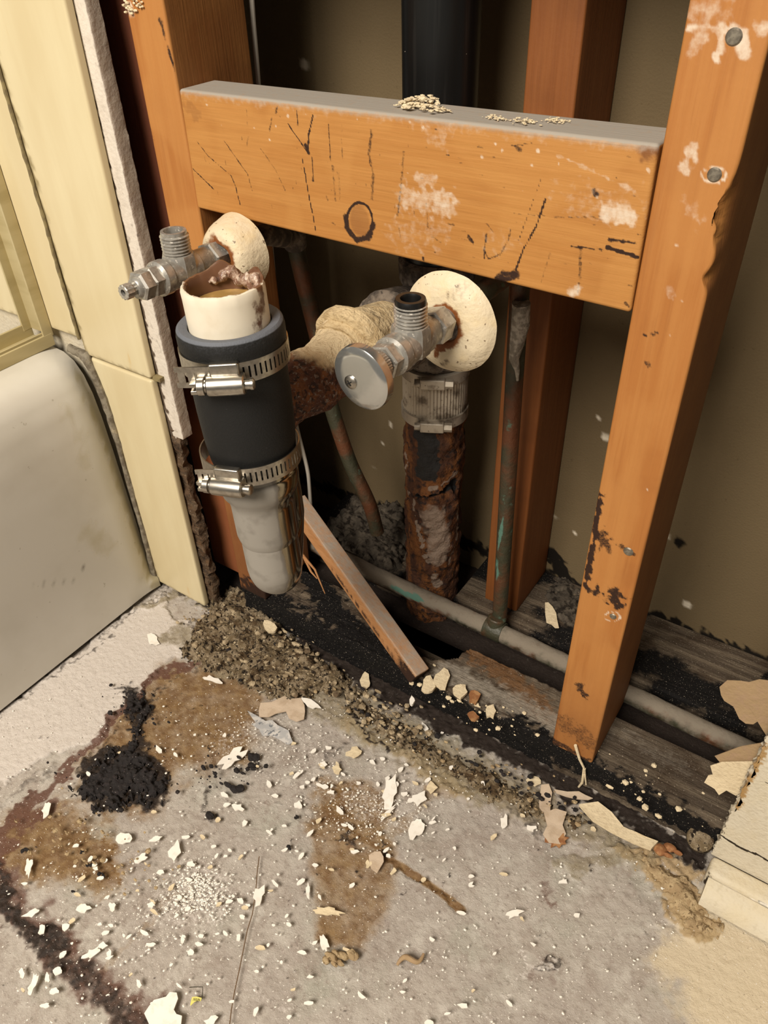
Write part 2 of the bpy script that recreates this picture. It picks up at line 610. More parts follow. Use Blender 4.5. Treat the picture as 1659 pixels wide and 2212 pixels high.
M['yellow'] = mat('yellow_sticker', '#d8d070', 0.6)
M['ink'] = mat('black_ink', '#2a2612', 0.7)
M['nail'] = mat('grey_nail_head', '#8c8474', 0.5, 0.6, layers=[dict(scale=300, lo=.4, hi=.6, color='#6d665a')])
M['hair'] = mat('brown_thread', '#6a5238', 0.7)
M['crumb'] = mat('tan_crumb', '#8c7a5e', 0.95, layers=[dict(scale=90, lo=.42, hi=.6, color='#b5a384'), dict(scale=60, lo=.5, hi=.66, color='#5f4e39')], bump=(.001, (400, 1, None)))
M['floor'] = mat('mortar_subfloor', '#aaa196', 0.8, layers=[
    dict(scale=9, lo=0.4, hi=0.65, color='#9f958b', amt=0.8),
    dict(scale=14, detail=6, lo=0.5, hi=0.72, color='#9e9c8e', amt=0.7),
    dict(scale=55, detail=6, lo=0.45, hi=0.7, color='#b9b2a7', amt=0.7),
    dict(scale=30, detail=7, nr=0.7, lo=0.5, hi=0.68, color='#8b7d71', amt=0.6),
    dict(scale=170, detail=6, lo=0.5, hi=0.72, color='#8d8076', amt=0.55),
    dict(attr='strip', color='#c6bdb3', namt=0.2, scale=200, lo=.2, hi=.7),
    dict(attr='cream', color='#c5b69b', namt=0.4, scale=120, lo=.1, hi=.8),
    dict(attr='tan', color='#a48c66', namt=0.7, scale=150, lo=0.15, hi=0.85, amt=.9),
    dict(attr='brown', color='#86693f', namt=0.8, scale=60, detail=6, lo=0.1, hi=1.0, rough=0.65, amt=.92),
    dict(attr='brown', color='#66492c', namt=1.6, scale=130, detail=7, lo=0.5, hi=1.15, rough=0.6, amt=.85),
    dict(attr='red', color='#5f4033', namt=1.1, scale=80, detail=6, lo=0.15, hi=0.9, rough=0.6, amt=.92),
    dict(attr='olive', color='#84785f', namt=0.9, scale=120, detail=6, lo=0.15, hi=0.95, amt=.85),
    dict(scale=520, detail=2, lo=0.68, hi=0.72, color='#e4dcd2', amt=0.8),
    dict(scale=300, detail=3, lo=0.68, hi=0.74, color='#5d4d40', amt=0.5),
    dict(attr='mark', color='#2a211b', namt=1.0, scale=190, detail=6, lo=0.2, hi=0.9),
    dict(attr='dust', color='#dbd3ca', namt=1.4, scale=420, detail=5, lo=0.3, hi=1.1, amt=.8),
    dict(scale=430, detail=2, lo=0.70, hi=0.74, color='#4a3b2f', amt=0.55, st=(1.2, 1, 1))],
    bump=(0.0012, (260, 1, None), (900, 0.4, None), (60, 1.0, None)), spec=0.3)

# ================================================================== the setting
def px0(pts, ax='z', v=0.0):
    return [un(x, y, ax, v) for x, y in pts]


# ---- floor: fine grid where the photo sees it, stains painted on, shade of the wall gap too
def build_floor():
    xs = np.concatenate([np.linspace(-1.2, -0.22, 12), np.arange(-0.205, 0.64, 0.0014), np.linspace(0.66, 1.3, 8)])
    ys = np.concatenate([np.linspace(-1.4, -0.48, 12), np.arange(-0.46, 0.03, 0.0014), np.linspace(0.04, 0.25, 16)])
    X, Y = np.meshgrid(xs, ys, indexing='ij')
    V = np.stack([X.ravel(), Y.ravel(), np.zeros(X.size)], 1)
    nx, ny = len(xs), len(ys)
    I = np.arange(nx * ny).reshape(nx, ny)
    F = np.stack([I[:-1, :-1], I[1:, :-1], I[1:, 1:], I[:-1, 1:]], -1).reshape(-1, 4)
    n1, n2 = fbm(V, 60, 4), fbm(V, 260, 4)
    Wp = V + np.stack([n1 - 0.5, fbm(V + 5, 60, 4) - 0.5, n1 * 0], 1) * 0.030 + np.stack([n2 - 0.5, fbm(V + 9, 260, 3) - 0.5, n2 * 0], 1) * 0.012

    def line(pts, wpx, st=1.0, warp=1.0):
        q = px0(pts)
        return st * (1 - sstep(wpx / 3000 * 0.35, wpx / 3000 * 1.1, dist_poly(V + (Wp - V) * warp, q)))

    def fill(pts, soft=0.006, st=1.0, warp=1.0):
        q = px0(pts)
        Wq = V + (Wp - V) * warp
        d = dist_poly(Wq, q, True)
        s = np.where(inside2(Wq, q), -d, d)
        return st * (1 - sstep(-soft * 0.6, soft, s))

    def mx(*a):
        r = a[0]
        for q in a[1:]:
            r = np.maximum(r, q)
        return r
    A = {}
    A['brown'] = mx(
        fill([(360, 1440), (470, 1430), (570, 1450), (560, 1560), (520, 1640), (400, 1660), (330, 1755), (240, 1765), (150, 1720), (230, 1570), (320, 1480)], .022, .8),
        fill([(0, 1770), (60, 1745), (160, 1755), (235, 1800), (262, 1885), (200, 1925), (120, 1905), (0, 1890)], .018, .85),
        fill([(690, 1690), (775, 1680), (860, 1720), (835, 1790), (850, 1830), (858, 1890), (835, 1960), (790, 2045), (688, 2035), (676, 1900), (674, 1800)], .009, .72, .35),
        fill([(690, 1690), (770, 1690), (780, 1770), (740, 1790), (680, 1780)], .018, .85),
        line([(820, 1840), (900, 1890), (1000, 1962)], 15, 1, .12), line([(700, 1740), (760, 1795), (825, 1835)], 15, .9, .15),
        line([(830, 1830), (740, 1920), (700, 1990)], 9, .7), line([(210, 1800), (262, 1885)], 8, 1),
        line([(420, 1900), (260, 2040), (200, 2100)], 14, .45), line([(850, 1790), (920, 1730), (980, 1690)], 30, .5))
    A['red'] = mx(line([(0, 1790), (110, 1705), (205, 1590), (330, 1465), (440, 1415)], 26, .95),
                  line([(0, 1830), (20, 1800), (120, 1740)], 34, .8), line([(0, 1850), (8, 1920), (20, 1990)], 26, 1),
                  line([(0, 1900), (60, 1990), (140, 2060), (230, 2140), (330, 2240)], 62, .75), line([(130, 2020), (160, 2080)], 20, .4), line([(640, 1690), (500, 1800), (360, 1940)], 8, .35),
                  line([(1180, 1900), (1200, 1960)], 14, .5), line([(1170, 2110), (1210, 2060)], 30, .35))
    A['olive'] = mx(line([(380, 1380), (470, 1420), (560, 1470), (680, 1510), (790, 1560), (930, 1640), (1100, 1720)], 60, .8),
                    fill([(560, 1400), (760, 1470), (980, 1610), (1160, 1700), (1400, 1830), (1350, 1850), (1150, 1790), (960, 1700), (760, 1590), (620, 1500)], .012, .75),
                    line([(1230, 1860), (1330, 1850), (1400, 1870)], 36, .7), line([(1120, 1740), (1250, 1800)], 40, .5),
                    line([(300, 1310), (400, 1280), (450, 1310)], 26, .8))
    A['mark'] = mx(fill([(170, 1680), (205, 1620), (265, 1605), (300, 1590), (345, 1640), (368, 1690), (355, 1738), (318, 1748), (290, 1725), (250, 1745), (205, 1752), (172, 1722)], .006, .9),
                   fill([(252, 1482), (290, 1478), (345, 1530), (318, 1555), (290, 1575), (268, 1530)], .006, .8), line([(285, 1560), (290, 1610)], 16, .8),
                   line([(600, 1330), (700, 1400), (800, 1470), (900, 1520), (1000, 1575), (1100, 1625), (1200, 1680)], 60, 1.0), np.where(V[:, 1] > .004, 1.0, 0.0),  # all floor inside the wall painted dark for the shade in the gaps
                   line([(1200, 1690), (1350, 1760), (1500, 1845)], 40, .95),
                   line([(0, 1940), (50, 2005), (110, 2050)], 44, .8), line([(110, 2050), (190, 2110), (260, 2190), (320, 2240)], 40, .66), line([(0, 1860), (6, 1950)], 24, .7),
                   line([(0, 1745), (60, 1695), (110, 1672)], 22, .42), line([(20, 1770), (80, 1720)], 14, .35),
                   line([(360, 1250 + 20), (330, 1290), (200, 1400), (0, 1545)], 9, .55), line([(470, 1320), (420, 1290), (345, 1262)], 16, .7),
                   line([(760, 1540), (840, 1630)], 10, .9), line([(700, 1660), (760, 1600)], 14, .5), line([(740, 1815), (770, 1820)], 10, .7),
                   line([(815, 1838), (830, 1820)], 9, .9), line([(620, 1690), (690, 1770)], 14, .35), line([(1180, 2100), (1195, 2075)], 8, .7),
                   line([(1100, 1750), (1180, 1800), (1140, 1790)], 18, .5), line([(385, 1460), (260, 1570), (160, 1680)], 7, .6),
                   line([(1320, 1880), (1440, 2000)], 30, .25), line([(435, 1700), (460, 1760)], 16, .6), line([(540, 1635), (545, 1660)], 16, .8),
                   line([(420, 1440), (500, 1420)], 20, .5), line([(540, 1540), (640, 1500)], 10, .6), line([(1380, 1985), (1390, 2000)], 12, .4))
    for k in range(150):                       # scattered mould specks
        x, y = rng.uniform(0, 700), rng.uniform(1480, 2150)
        if rng.random() < 0.4:
            x, y = rng.uniform(600, 1300), rng.uniform(1620, 2200)
        q = un(x, y, 'z', 0)
        r = rng.uniform(1.2, 5.5) / 3000
        i = np.where((np.abs(V[:, 0] - q[0]) < .02) & (np.abs(V[:, 1] - q[1]) < .02))[0]
        A['mark'][i] = np.maximum(A['mark'][i], rng.uniform(.5, 1) * (1 - sstep(r * .5, r * 1.3, np.linalg.norm(Wp[i] - q, axis=1))))
    A['tan'] = mx(line([(1330, 1835), (1410, 1865), (1450, 1930), (1480, 1990), (1540, 2010)], 34, .95),
                  line([(1400, 1830), (1500, 1880)], 30, .8), line([(470, 1410), (540, 1440), (620, 1420)], 30, .6),
                  line([(760, 1560), (900, 1650), (1020, 1710)], 30, .75))
    A['cream'] = mx(fill([(1480, 1990), (1500, 1920), (1659, 1990), (1720, 2300), (1540, 2300), (1470, 2120), (1420, 2060)], .02, .9))
    A['strip'] = mx(fill([(-40, 1560), (345, 1275), (420, 1380), (300, 1490), (200, 1590), (90, 1640), (-40, 1720)], .004, 1))
    A['dust'] = mx(line([(420, 1915), (440, 1950)], 95, .62), line([(330, 1960), (400, 1975)], 45, .5), line([(770, 1720), (880, 1760)], 80, .5),
                   line([(480, 1600), (620, 1560), (700, 1700)], 50, .45), line([(520, 2110), (640, 2212)], 12, .5), line([(1130, 2060), (1185, 2100)], 8, .8),
                   line([(1190, 2070), (1040, 2200)], 6, .6), line([(600, 2030), (760, 2050)], 16, .25), 0.18 * sstep(.45, .7, n1))
    # relief: the strip beside the tub is a few millimetres higher; crumbled mortar elsewhere
    V[:, 2] += 0.003 * sstep(.3, .7, A['strip']) + 0.0035 * A['mark'] * n2 + 0.006 * A['tan'] * n2 + 0.004 * A['olive'] * n2 + (n2 - .5) * 0.0012
    V[:, 2] -= 0.0022 * line([(820, 1840), (900, 1890), (1000, 1962)], 14)
    V[:, 2] -= 0.002
    o = link('floor', V, F, M['floor'], attrs=A, angle=3.2, origin=(0, 0, 0))
    o['kind'] = 'structure'


build_floor()


# ---- back drywall of the chase
def back_hook(V):
    f = V[:, 1] < 0.2052
    spots = [([un(1468, 1172, 'y', .205)], .006, .8, .004), ([un(1505, 940, 'y', .205)], .001, .7, 0), ([un(1615, 1170, 'y', .205)], .001, .9, 0)]
    z = [([V3((-.3, .205, .03)), V3((.9, .205, .036))], .010, .75, .012), ([un(1190, 1195, 'y', .205), un(1215, 1240, 'y', .205)], .010, .95, .006),
         ([un(1440, 1395, 'y', .205), un(1640, 1450, 'y', .205)], .012, .9, .01)]
    d = [([un(x, y, 'y', .205)], r, 1, .0003) for x, y, r in [(1308, 945, .004), (915, 40, .005), (658, 140, .005), (1293, 905, .002), (1485, 1306, .005), (843, 917, .003), (825, 956, .002),
         (808, 1010, .002), (1240, 1150, .002), (1202, 1120, .0025), (1440, 1157, .003)]]
    return V, {'mark': paint(V, spots + z) * f, 'dust': paint(V, d) * f}


o = plank('wall_back', M['drywall_back'], (-.5, .205, -.05), (1.3, .225, 2.2), (.004, .03, .004), .001, hook=back_hook)
o['kind'] = 'structure'

# unseen wall above the opening, wall with the tiles on the left, wall on the right
def wall_piece(name, lo, hi, m, **kw):
    o = plank(name, m, lo, hi, kw.pop('steps', (.1, .1, .1)), .001, **kw)
    o['kind'] = 'structure'
    return o


wall_piece('wall_front', (-.05, -.014, .72), (1.3, -.001, 2.2), M['drywall'])  # added out of view, bottom edge kept low to darken the cavity top


XC = -.0605


def left_hook(V):
    # ragged cut edge and torn lower corner
    e = V[:, 0] > -.078
    V[:, 0] += e * (fbm(V, 300, 3) - .5) * .0022
    dz = sstep(-.085, -.05, V[:, 0])
    low = V[:, 2] < .235
    V[:, 2] = np.where(low & e, .235 + (fbm(V * [1, 1, 0], 120, 3) - .5) * .03, V[:, 2])
    f = (V[:, 1] < -.012)
    white = (V[:, 1] < -.0125) * (.75 + .5 * (fbm(V, 150, 3) - .5))
    mk = paint(V, [([V3((-.0765, -.014, 0)), V3((-.0765, -.014, 1))], .003, 1, .004), ([V3((XC + .001, -.014, 0)), V3((XC + .001, -.014, 1))], .0010, .55, .002)])
    sp = sstep(.50, .72, fbm(V, 330, 4)) * white * .55
    return V, {'dust': white, 'mark': np.maximum(mk, sp)}


def drywall_left():
    xs = np.concatenate([np.linspace(-1.1, -.09, 10), np.arange(-.086, -.0455, .0012)])
    V, F = [], []
    lo, hi = V3((-.115, -.014, .235)), V3((XC, -.001, 1.4))
    o = plank('drywall_offcut', M['drywall_paper'], lo, hi, (.0014, .004, .004), .0008, hook=left_hook)
    tag(o, 'cut drywall edge with white plaster line beside the cream tiles', 'drywall')


drywall_left()
wall_piece('wall_left', (-1.2, -.014, .0), (-.117, -.001, 2.2), M['drywall'])


# rotten strip of backing below the torn drywall
def rot_hook(V):
    V = V + np.stack([(fbm(V, 160, 3) - .5) * .012, (fbm(V + 4, 160, 3) - .5) * .008, V[:, 0] * 0], 1)
    return V, {'mark': .6 * fbm(V, 90, 3), 'brown': np.ones(len(V)) * .4}


o = plank('rotten_backing_strip', M['plate'], (-.1, -.013, .004), (-.068, -.004, .243), (.003, .004, .004), .001, hook=rot_hook)
tag(o, 'dark rotten strip of backing board behind the lower cream tile', 'backing board')

# ------------------------------------------------------------------ tiles
def tile(name, quad, label, y0=-.0225, y1=-.0145, hook=None):
    q = [V3((x, y0, z)) for x, z in quad]          # bl, br, tr, tl

    def hexa(u):
        P = (1 - u[:, :1]) * (1 - u[:, 2:]) * q[0] + u[:, :1] * (1 - u[:, 2:]) * q[1] + u[:, :1] * u[:, 2:] * q[2] + (1 - u[:, :1]) * u[:, 2:] * q[3]
        P[:, 1] = y0 + (y1 - y0) * u[:, 1]
        return P

    def hk(V):
        n = fbm(V, 150, 3)
        e = paint(V, [([q[0], q[3]], .004, .8, .004), ([q[0], q[1]], .003, .5, .003)])
        return V, {'brown': e}
    w = abs(quad[1][0] - quad[0][0])
    hgt = abs(quad[2][1] - quad[1][1])
    o = plank(name, M['tile'], (0, 0, 0), (w, y1 - y0, hgt), (.004, .01, .006), .0022, hexa=hexa, hook=hk)
    tag(o, label, 'tile')


tile('wall_tile', [(-.156, .006), (-.0775, .0045), (-.0765, .2985), (-.162, .2995)], 'lower cream wall tile between the white tub and the studs')
tile('wall_tile', [(-.1655, .3015), (-.0765, .3005), (-.0695, .64), (-.167, .64)], 'upper cream wall tile above the thin dark grout joint')
tile('wall_tile', [(-.60, .318), (-.1685, .318), (-.170, .64), (-.60, .64)], 'cream wall tile inside the shower behind the metal door jamb')
mb = MB()
mb.box((-.115, -.0165, .30), (.095, .0055, .004))
tag(mb.build('grout_line', M['grout']), 'thin dark grout joint between the two cream tiles', 'grout')
mb = MB()
pts = [V3((-.1665, -.0235, z)) + V3(((fbm(np.array([[0, 0, z]]), 60, 2)[0] - .5) * .002, 0, 0)) for z in np.linspace(.318, .66, 60)]
mb.tube(pts, [.0017 + .0003 * math.sin(2.3 * i) for i in range(60)], 8)
tag(mb.build('caulk_bead', M['grout']), 'brown caulk bead running up beside the metal door jamb', 'caulk')

# ------------------------------------------------------------------ bathtub
def bathtub():
    root = thing('bathtub', (-.3, -.5, 0), 'white enamel bathtub with scuffed apron on the left', 'bathtub')
    prof = [(-.1500, .006), (-.1515, .05), (-.1535, .12), (-.156, .19), (-.1585, .235), (-.162, .262), (-.168, .281), (-.177, .294), (-.190, .3005), (-.206, .302),
            (-.25, .302), (-.272, .300), (-.288, .29), (-.300, .27), (-.312, .22), (-.330, .14), (-.36, .09), (-.41, .072), (-.60, .070), (-.72, .085), (-.75, .14), (-.78, .27), (-.80, .302), (-.92, .302)]
    # resample finely
    P = [V3((a, 0, b)) for a, b in prof]
    pf = []
    for a, b in zip(P[:-1], P[1:]):
        n = max(1, int(np.linalg.norm(b - a) / .006))
        pf += [a + (b - a) * i / n for i in range(n)]
    pf.append(P[-1])
    ys = list(np.arange(-1.35, -.36, .06)) + list(np.arange(-.36, -.0235, .005)) + [-.0235]
    V, F = [], []
    for y in ys:
        for p_ in pf:
            d = y + .0235
            k = max(0, 1 + d / .03)                    # rounded end towards the wall
            V.append((p_[0] - .009 * k * k * (p_[2] > .02) - .0, y, p_[2] - .004 * k * k))
    n = len(pf)
    for i in range(len(ys) - 1):
        for j in range(n - 1):
            F.append((i * n + j, i * n + j + 1, (i + 1) * n + j + 1, (i + 1) * n + j))
    V = np.array(V)
    q = lambda L: [un(x, y, 'x', -.153) for x, y in L]
    br = paint(V, [([V3((-.155, -.024, 0)), V3((-.165, -.024, .30))], .014, .9, .010), (q([(250, 850), (300, 1050), (320, 1200)]), .012, .6, .014),
                   (q([(190, 1150), (230, 1180)]), .012, .45, .008), (q([(150, 850), (190, 1000)]), .010, .35, .012), (q([(200, 800), (120, 800)]), .012, .35, .01)])
    mk = paint(V, [(q([(55, 895), (72, 915)]), .0022, .7, .0015), (q([(95, 1005), (97, 1007)]), .002, .5, .001), (q([(150, 1085), (235, 1083)]), .0007, .5, .0008),
                   (q([(70, 1265), (170, 1250)]), .0007, .4, .0006), (q([(180, 1225), (184, 1226)]), .002, .6, .001), (q([(165, 905), (166, 908)]), .002, .5, .001),
                   (q([(30, 1040), (60, 1040), (70, 1020)]), .0015, .35, .002)])
    link('tub_shell', V, F, M['tub'], root, {'brown': br, 'mark': mk}, angle=1.2)
    mb = MB()
    mb.box((-.1565, -.68, .0095), (.006, 1.31, .019))
    return root


bathtub()
# ragged caulk between tub end and tile
mb = MB()
pts, rad = [], []
for i, (x, y) in enumerate([(150, 752), (185, 768), (200, 800), (225, 860), (248, 930), (270, 1010), (295, 1100), (318, 1180), (336, 1255)]):
    pts.append(un(x, y, 'y', -.0235))
    rad.append([.004, .0055, .0042, .0045, .0035, .003, .0028, .003, .0045][i])
fine, fr = [], []
for i in range(len(pts) - 1):
    for k in range(6):
        fine.append(pts[i] + (pts[i + 1] - pts[i]) * k / 6)
        fr.append(rad[i] + (rad[i + 1] - rad[i]) * k / 6)
mb.tube(fine, fr, 10, lump=.35, ls=180)
tag(mb.build('caulk_bead', M['caulk']), 'grey crumbling caulk between the bathtub end and the lower tile', 'caulk')

# ------------------------------------------------------------------ shower door frame
def shower_frame():
    root = thing('shower_door_frame', (-.215, -.05, .303), 'gold metal shower door track and jamb standing on the tub rim', 'shower door')
    mb = MB()      # jamb: channel against the tile
    mb.box((-.2085, -.0285, .482), (.0022, .011, .34), r=.0006)
    mb.box((-.2400, -.0285, .482), (.0022, .011, .34), r=.0006)
    mb.box((-.2245, -.0240, .482), (.031, .0022, .34), r=.0006)
    mb.build('jamb', M['alu'], root)
    mb = MB()      # sill track with two grooves, running along the rim
    L = 1.3
    for x, w, h in ((-.2085, .0026, .0125), (-.2205, .0022, .010), (-.2405, .0026, .016)):
        mb.box((x, -.0245 - L / 2, .3025 + h / 2), (w, L, h), r=.0006)
    mb.box((-.2245, -.0245 - L / 2, .3035), (.034, L, .003), r=.0006)
    mb.build('sill_track', M['alu'], root)


shower_frame()

# ------------------------------------------------------------------ timber
FACE = 0.0


def fpts(L, y=FACE):
    return [un(a, b, 'y', y) for a, b in L]


ZT, ZB = .5401, .5401 - .08538


def blk_hook(V):
    n = fbm(V, 380, 3)
    f = (V[:, 1] < .0016)
    top = V[:, 2] > ZT - .0012
    c = lambda L: fpts([(380 + a / 1.536, 140 + b / 1.536) for a, b in L])     # coordinates of my close-up of the board
    S = []
    for L, w, st in [([(418, 310), (430, 370), (440, 430), (455, 500), (467, 565)], 1.6, 1), ([(370, 195), (400, 240), (435, 290)], 1.5, .9), ([(453, 168), (440, 230), (437, 290)], 2.2, 1),
                     ([(430, 270), (440, 295)], 5, .8), ([(452, 310), (456, 390)], 2.2, .7), ([(60, 355), (90, 385), (130, 425)], 1.8, .8), ([(65, 250), (110, 310), (185, 375)], 1.2, .7),
                     ([(185, 375), (200, 410), (218, 480)], 1.8, .8), ([(160, 255), (205, 320), (240, 370), (255, 425)], 1.4, .6), ([(280, 280), (330, 350), (365, 425)], 1.2, .45),
                     ([(335, 140), (330, 160)], 3, .6), ([(318, 170), (310, 220)], 3, .45), ([(400, 150), (402, 200)], 1.5, .7), ([(232, 130), (236, 200)], 1.2, .35), ([(240, 240), (235, 275)], 3, .4),
                     ([(505, 195), (512, 320)], 2, .6), ([(548, 200), (552, 315)], 1.4, .4), ([(520, 340), (530, 455)], 3.5, .35), ([(540, 360), (545, 450)], 2.5, .3),
                     ([(648, 220), (640, 300), (655, 370), (650, 450)], 4.5, .45), ([(755, 290), (745, 420), (735, 500)], 3.5, .4), ([(830, 460), (835, 540)], 2, .4),
                     ([(1210, 380), (1180, 460), (1135, 580)], 1.0, .55), ([(1225, 445), (1195, 530), (1150, 610), (1120, 690)], 2.0, .9), ([(1030, 560), (1022, 610), (1035, 640), (1075, 625), (1100, 580), (1110, 545)], 2.4, .55),
                     ([(1022, 640), (1024, 600)], 2.5, .6), ([(970, 570), (985, 590)], 5, .6), ([(900, 525), (925, 530)], 2, .5), ([(1030, 525), (1050, 550)], 2, .4),
                     ([(1435, 575), (1520, 585)], 3.5, .75), ([(1430, 600), (1480, 615), (1535, 632)], 4.5, .85), ([(1310, 597), (1410, 607)], 3, .7), ([(1340, 610), (1338, 700)], 4, .4), ([(1335, 715), (1330, 745)], 3, .5),
                     ([(1240, 620), (1210, 710)], 3, .3), ([(1100, 490), (1540, 520)], 1.2, .3), ([(1250, 505), (1450, 500)], 1.2, .4), ([(1385, 415), (1392, 430)], 6, .6), ([(1130, 275), (1140, 285)], 5, .5),
                     ([(1110, 272), (1180, 265)], 1.5, .5), ([(1000, 275), (1015, 278)], 3, .5), ([(940, 325), (950, 330)], 2, .5), ([(820, 640), (822, 655)], 3, .6), ([(740, 545), (745, 575)], 3, .4), ([(850, 570), (880, 590)], 3, .35),
                     ([(1270, 765), (1275, 768)], 4, .9), ([(1490, 780), (1500, 790)], 4, .5), ([(500, 440), (505, 455)], 3.5, .4), ([(520, 530), (530, 535)], 3, .4), ([(900, 570), (985, 580)], 1.2, .3), ([(820, 545), (860, 540)], 1.2, .3)]:
        S.append((c(L), w / 1.536 / 3130 * 1.15, st, w / 3130 * .7))
    rb_ = np.random.default_rng(3)
    for k in range(110):
        x_, y_ = rb_.uniform(20, 1580), rb_.uniform(0, 1)
        yt, yb = 80 + .118 * x_ + 30, 475 + .24 * (x_ - 70) - 15
        y_ = yt + (yb - yt) * y_
        ln = rb_.uniform(2, 16)
        if x_ < 800:
            S.append((c([(x_, y_), (x_ + ln * .15, y_ + ln)]), rb_.uniform(.8, 1.8) / 4800, rb_.uniform(.2, .55), .0002))
        else:
            S.append((c([(x_, y_), (x_ + ln, y_ + ln * .15)]), rb_.uniform(.8, 1.8) / 4800, rb_.uniform(.2, .6), .0002))
    t = np.linspace(0, 2 * math.pi, 40)
    knot = [(610 + 42 * math.cos(a), 522 + 62 * math.sin(a)) for a in t]
    S.append((c(knot), .0009, .95, .0004))
    S.append((c([(565, 510), (570, 550), (600, 585), (640, 575), (655, 530)]), .0022, .75, .001))
    S.append((c([(1070, 705), (1095, 695), (1125, 690)]), .0035, .7, .0015))
    mk = paint(V, S, n) * f
    kn = (1 - sstep(.009, .013, np.linalg.norm((V - c([(610, 522)])[0]) * [1.35, 1, 1], axis=1))) * f
    D = [(c([(840, 230), (880, 240)]), .007, .4, .006), (c([(770, 440), (830, 450), (890, 455)]), .009, .7, .008), (c([(860, 455), (900, 458)]), .003, .9, .002), (c([(800, 380), (850, 385)]), .004, .6, .003),
         (c([(1430, 490), (1510, 505)]), .0055, .95, .004), (c([(1300, 440), (1500, 470)]), .010, .3, .01), (c([(1270, 305), (1420, 375), (1520, 420)]), .0012, .6, .0015), (c([(1310, 745), (1330, 735)]), .003, .9, .002),
         (c([(740, 560), (860, 560)]), .012, .35, .01), (c([(1120, 580), (1050, 590)]), .008, .25, .008)]
    for x, y, r in [(1080, 287, 5), (1200, 288, 6), (1568, 355, 7), (430, 165, 3), (330, 205, 5), (370, 170, 5), (310, 250, 4), (685, 420, 3), (775, 190, 5), (820, 210, 4), (930, 190, 5), (980, 215, 4), (1060, 265, 4), (1015, 310, 5),
                    (1180, 335, 5), (1150, 420, 3), (1310, 440, 3), (1395, 440, 4), (740, 330, 4), (770, 360, 3), (1270, 330, 3), (260, 210, 4), (150, 200, 3), (100, 130, 4), (600, 180, 3), (570, 240, 3)]:
        D.append((c([(x, y)]), r / 1.536 / 3130, .9, .0008))
    du = .8 * paint(V, D, n) * f
    up = sstep(ZT - .010, ZT - .001, V[:, 2] + (n - .5) * .006)
    du = np.maximum(du, .3 * up * f)
    gr = np.maximum(top * (.55 + .5 * n), f * sstep(ZT - .006, ZT, V[:, 2]) * .6)
    sap = sstep(.45, .6, fbm(V, 30, 2)) * .6
    br = paint(V, [(c([(1570, 290), (1590, 270)]), .006, .7, .004), (c([(40, 140), (60, 160)]), .006, .3, .006)], n) * f
    # the board is nailed in slightly askew; nudge its corners to where they are
    q = dict(tl=un(385, 192, 'y', 0), bl=un(426, 450, 'y', 0), tr=un(1424, 312, 'y', 0), br=un(1361, 677, 'y', 0))
    u = ((V[:, 0] - 0) / .3366)[:, None]
    w = ((V[:, 2] - ZB) / (ZT - ZB))[:, None]
    P = (1 - u) * (1 - w) * q['bl'] + u * (1 - w) * q['br'] + u * w * q['tr'] + (1 - u) * w * q['tl']
    P[:, 1] = V[:, 1]
    return P, {'mark': np.maximum(mk, .0 * kn), 'brown': np.maximum(br, .45 * kn), 'dust': du, 'grey': gr, 'sap': sap}


o = plank('blocking_board', M['block'], (0, 0, ZB), (.3366, .036, ZT), (.0008, .003, .0008), .0022, hook=blk_hook)
tag(o, 'horizontal pine blocking board with a round knot nailed between the studs', 'board')


def studA_hook(V):
    q = un(283, 8, 'y', 0)
    d = paint(V, [([un(275, 5, 'y', 0), un(285, 28, 'y', 0)], .003, .9, .003)])
    m = paint(V, [(fpts([(345, 40), (385, 180)]), .0008, .7, .001), (fpts([(318, 250), (330, 300)]), .0006, .5, .001), ([V3((-.02, 0, .04)), V3((0, 0, .04))], .02, .8, .02),
                  (fpts([(368, 350), (372, 352)]), .0015, .6, .001)])
    return V, {'dust': d, 'mark': m, 'sap': sstep(.45, .6, fbm(V, 25, 2)), 'brown': np.maximum(.75 * sstep(.30, .12, V[:, 2]), .5 * (V[:, 0] > -.002) * (V[:, 1] > .002))}  # brown on the right face is painted shade


o = plank('wall_stud', M['stud'], (-.0368, 0, .038), (0, .0785, 1.6), (.002, .006, .004), .002, hook=studA_hook)
tag(o, 'left pine stud holding the blocking board, nearest the tub', 'stud')
o = plank('wall_stud', M['stud_red'], (-.100, .022, .03), (-.0395, .1, 1.6), (.01, .01, .01), .002, hook=lambda V: (V, {'lit_foot': sstep(.30, .18, V[:, 2])}))  # lower part coloured lighter, as if more light reached it
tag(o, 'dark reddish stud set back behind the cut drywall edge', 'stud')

XR = .3381


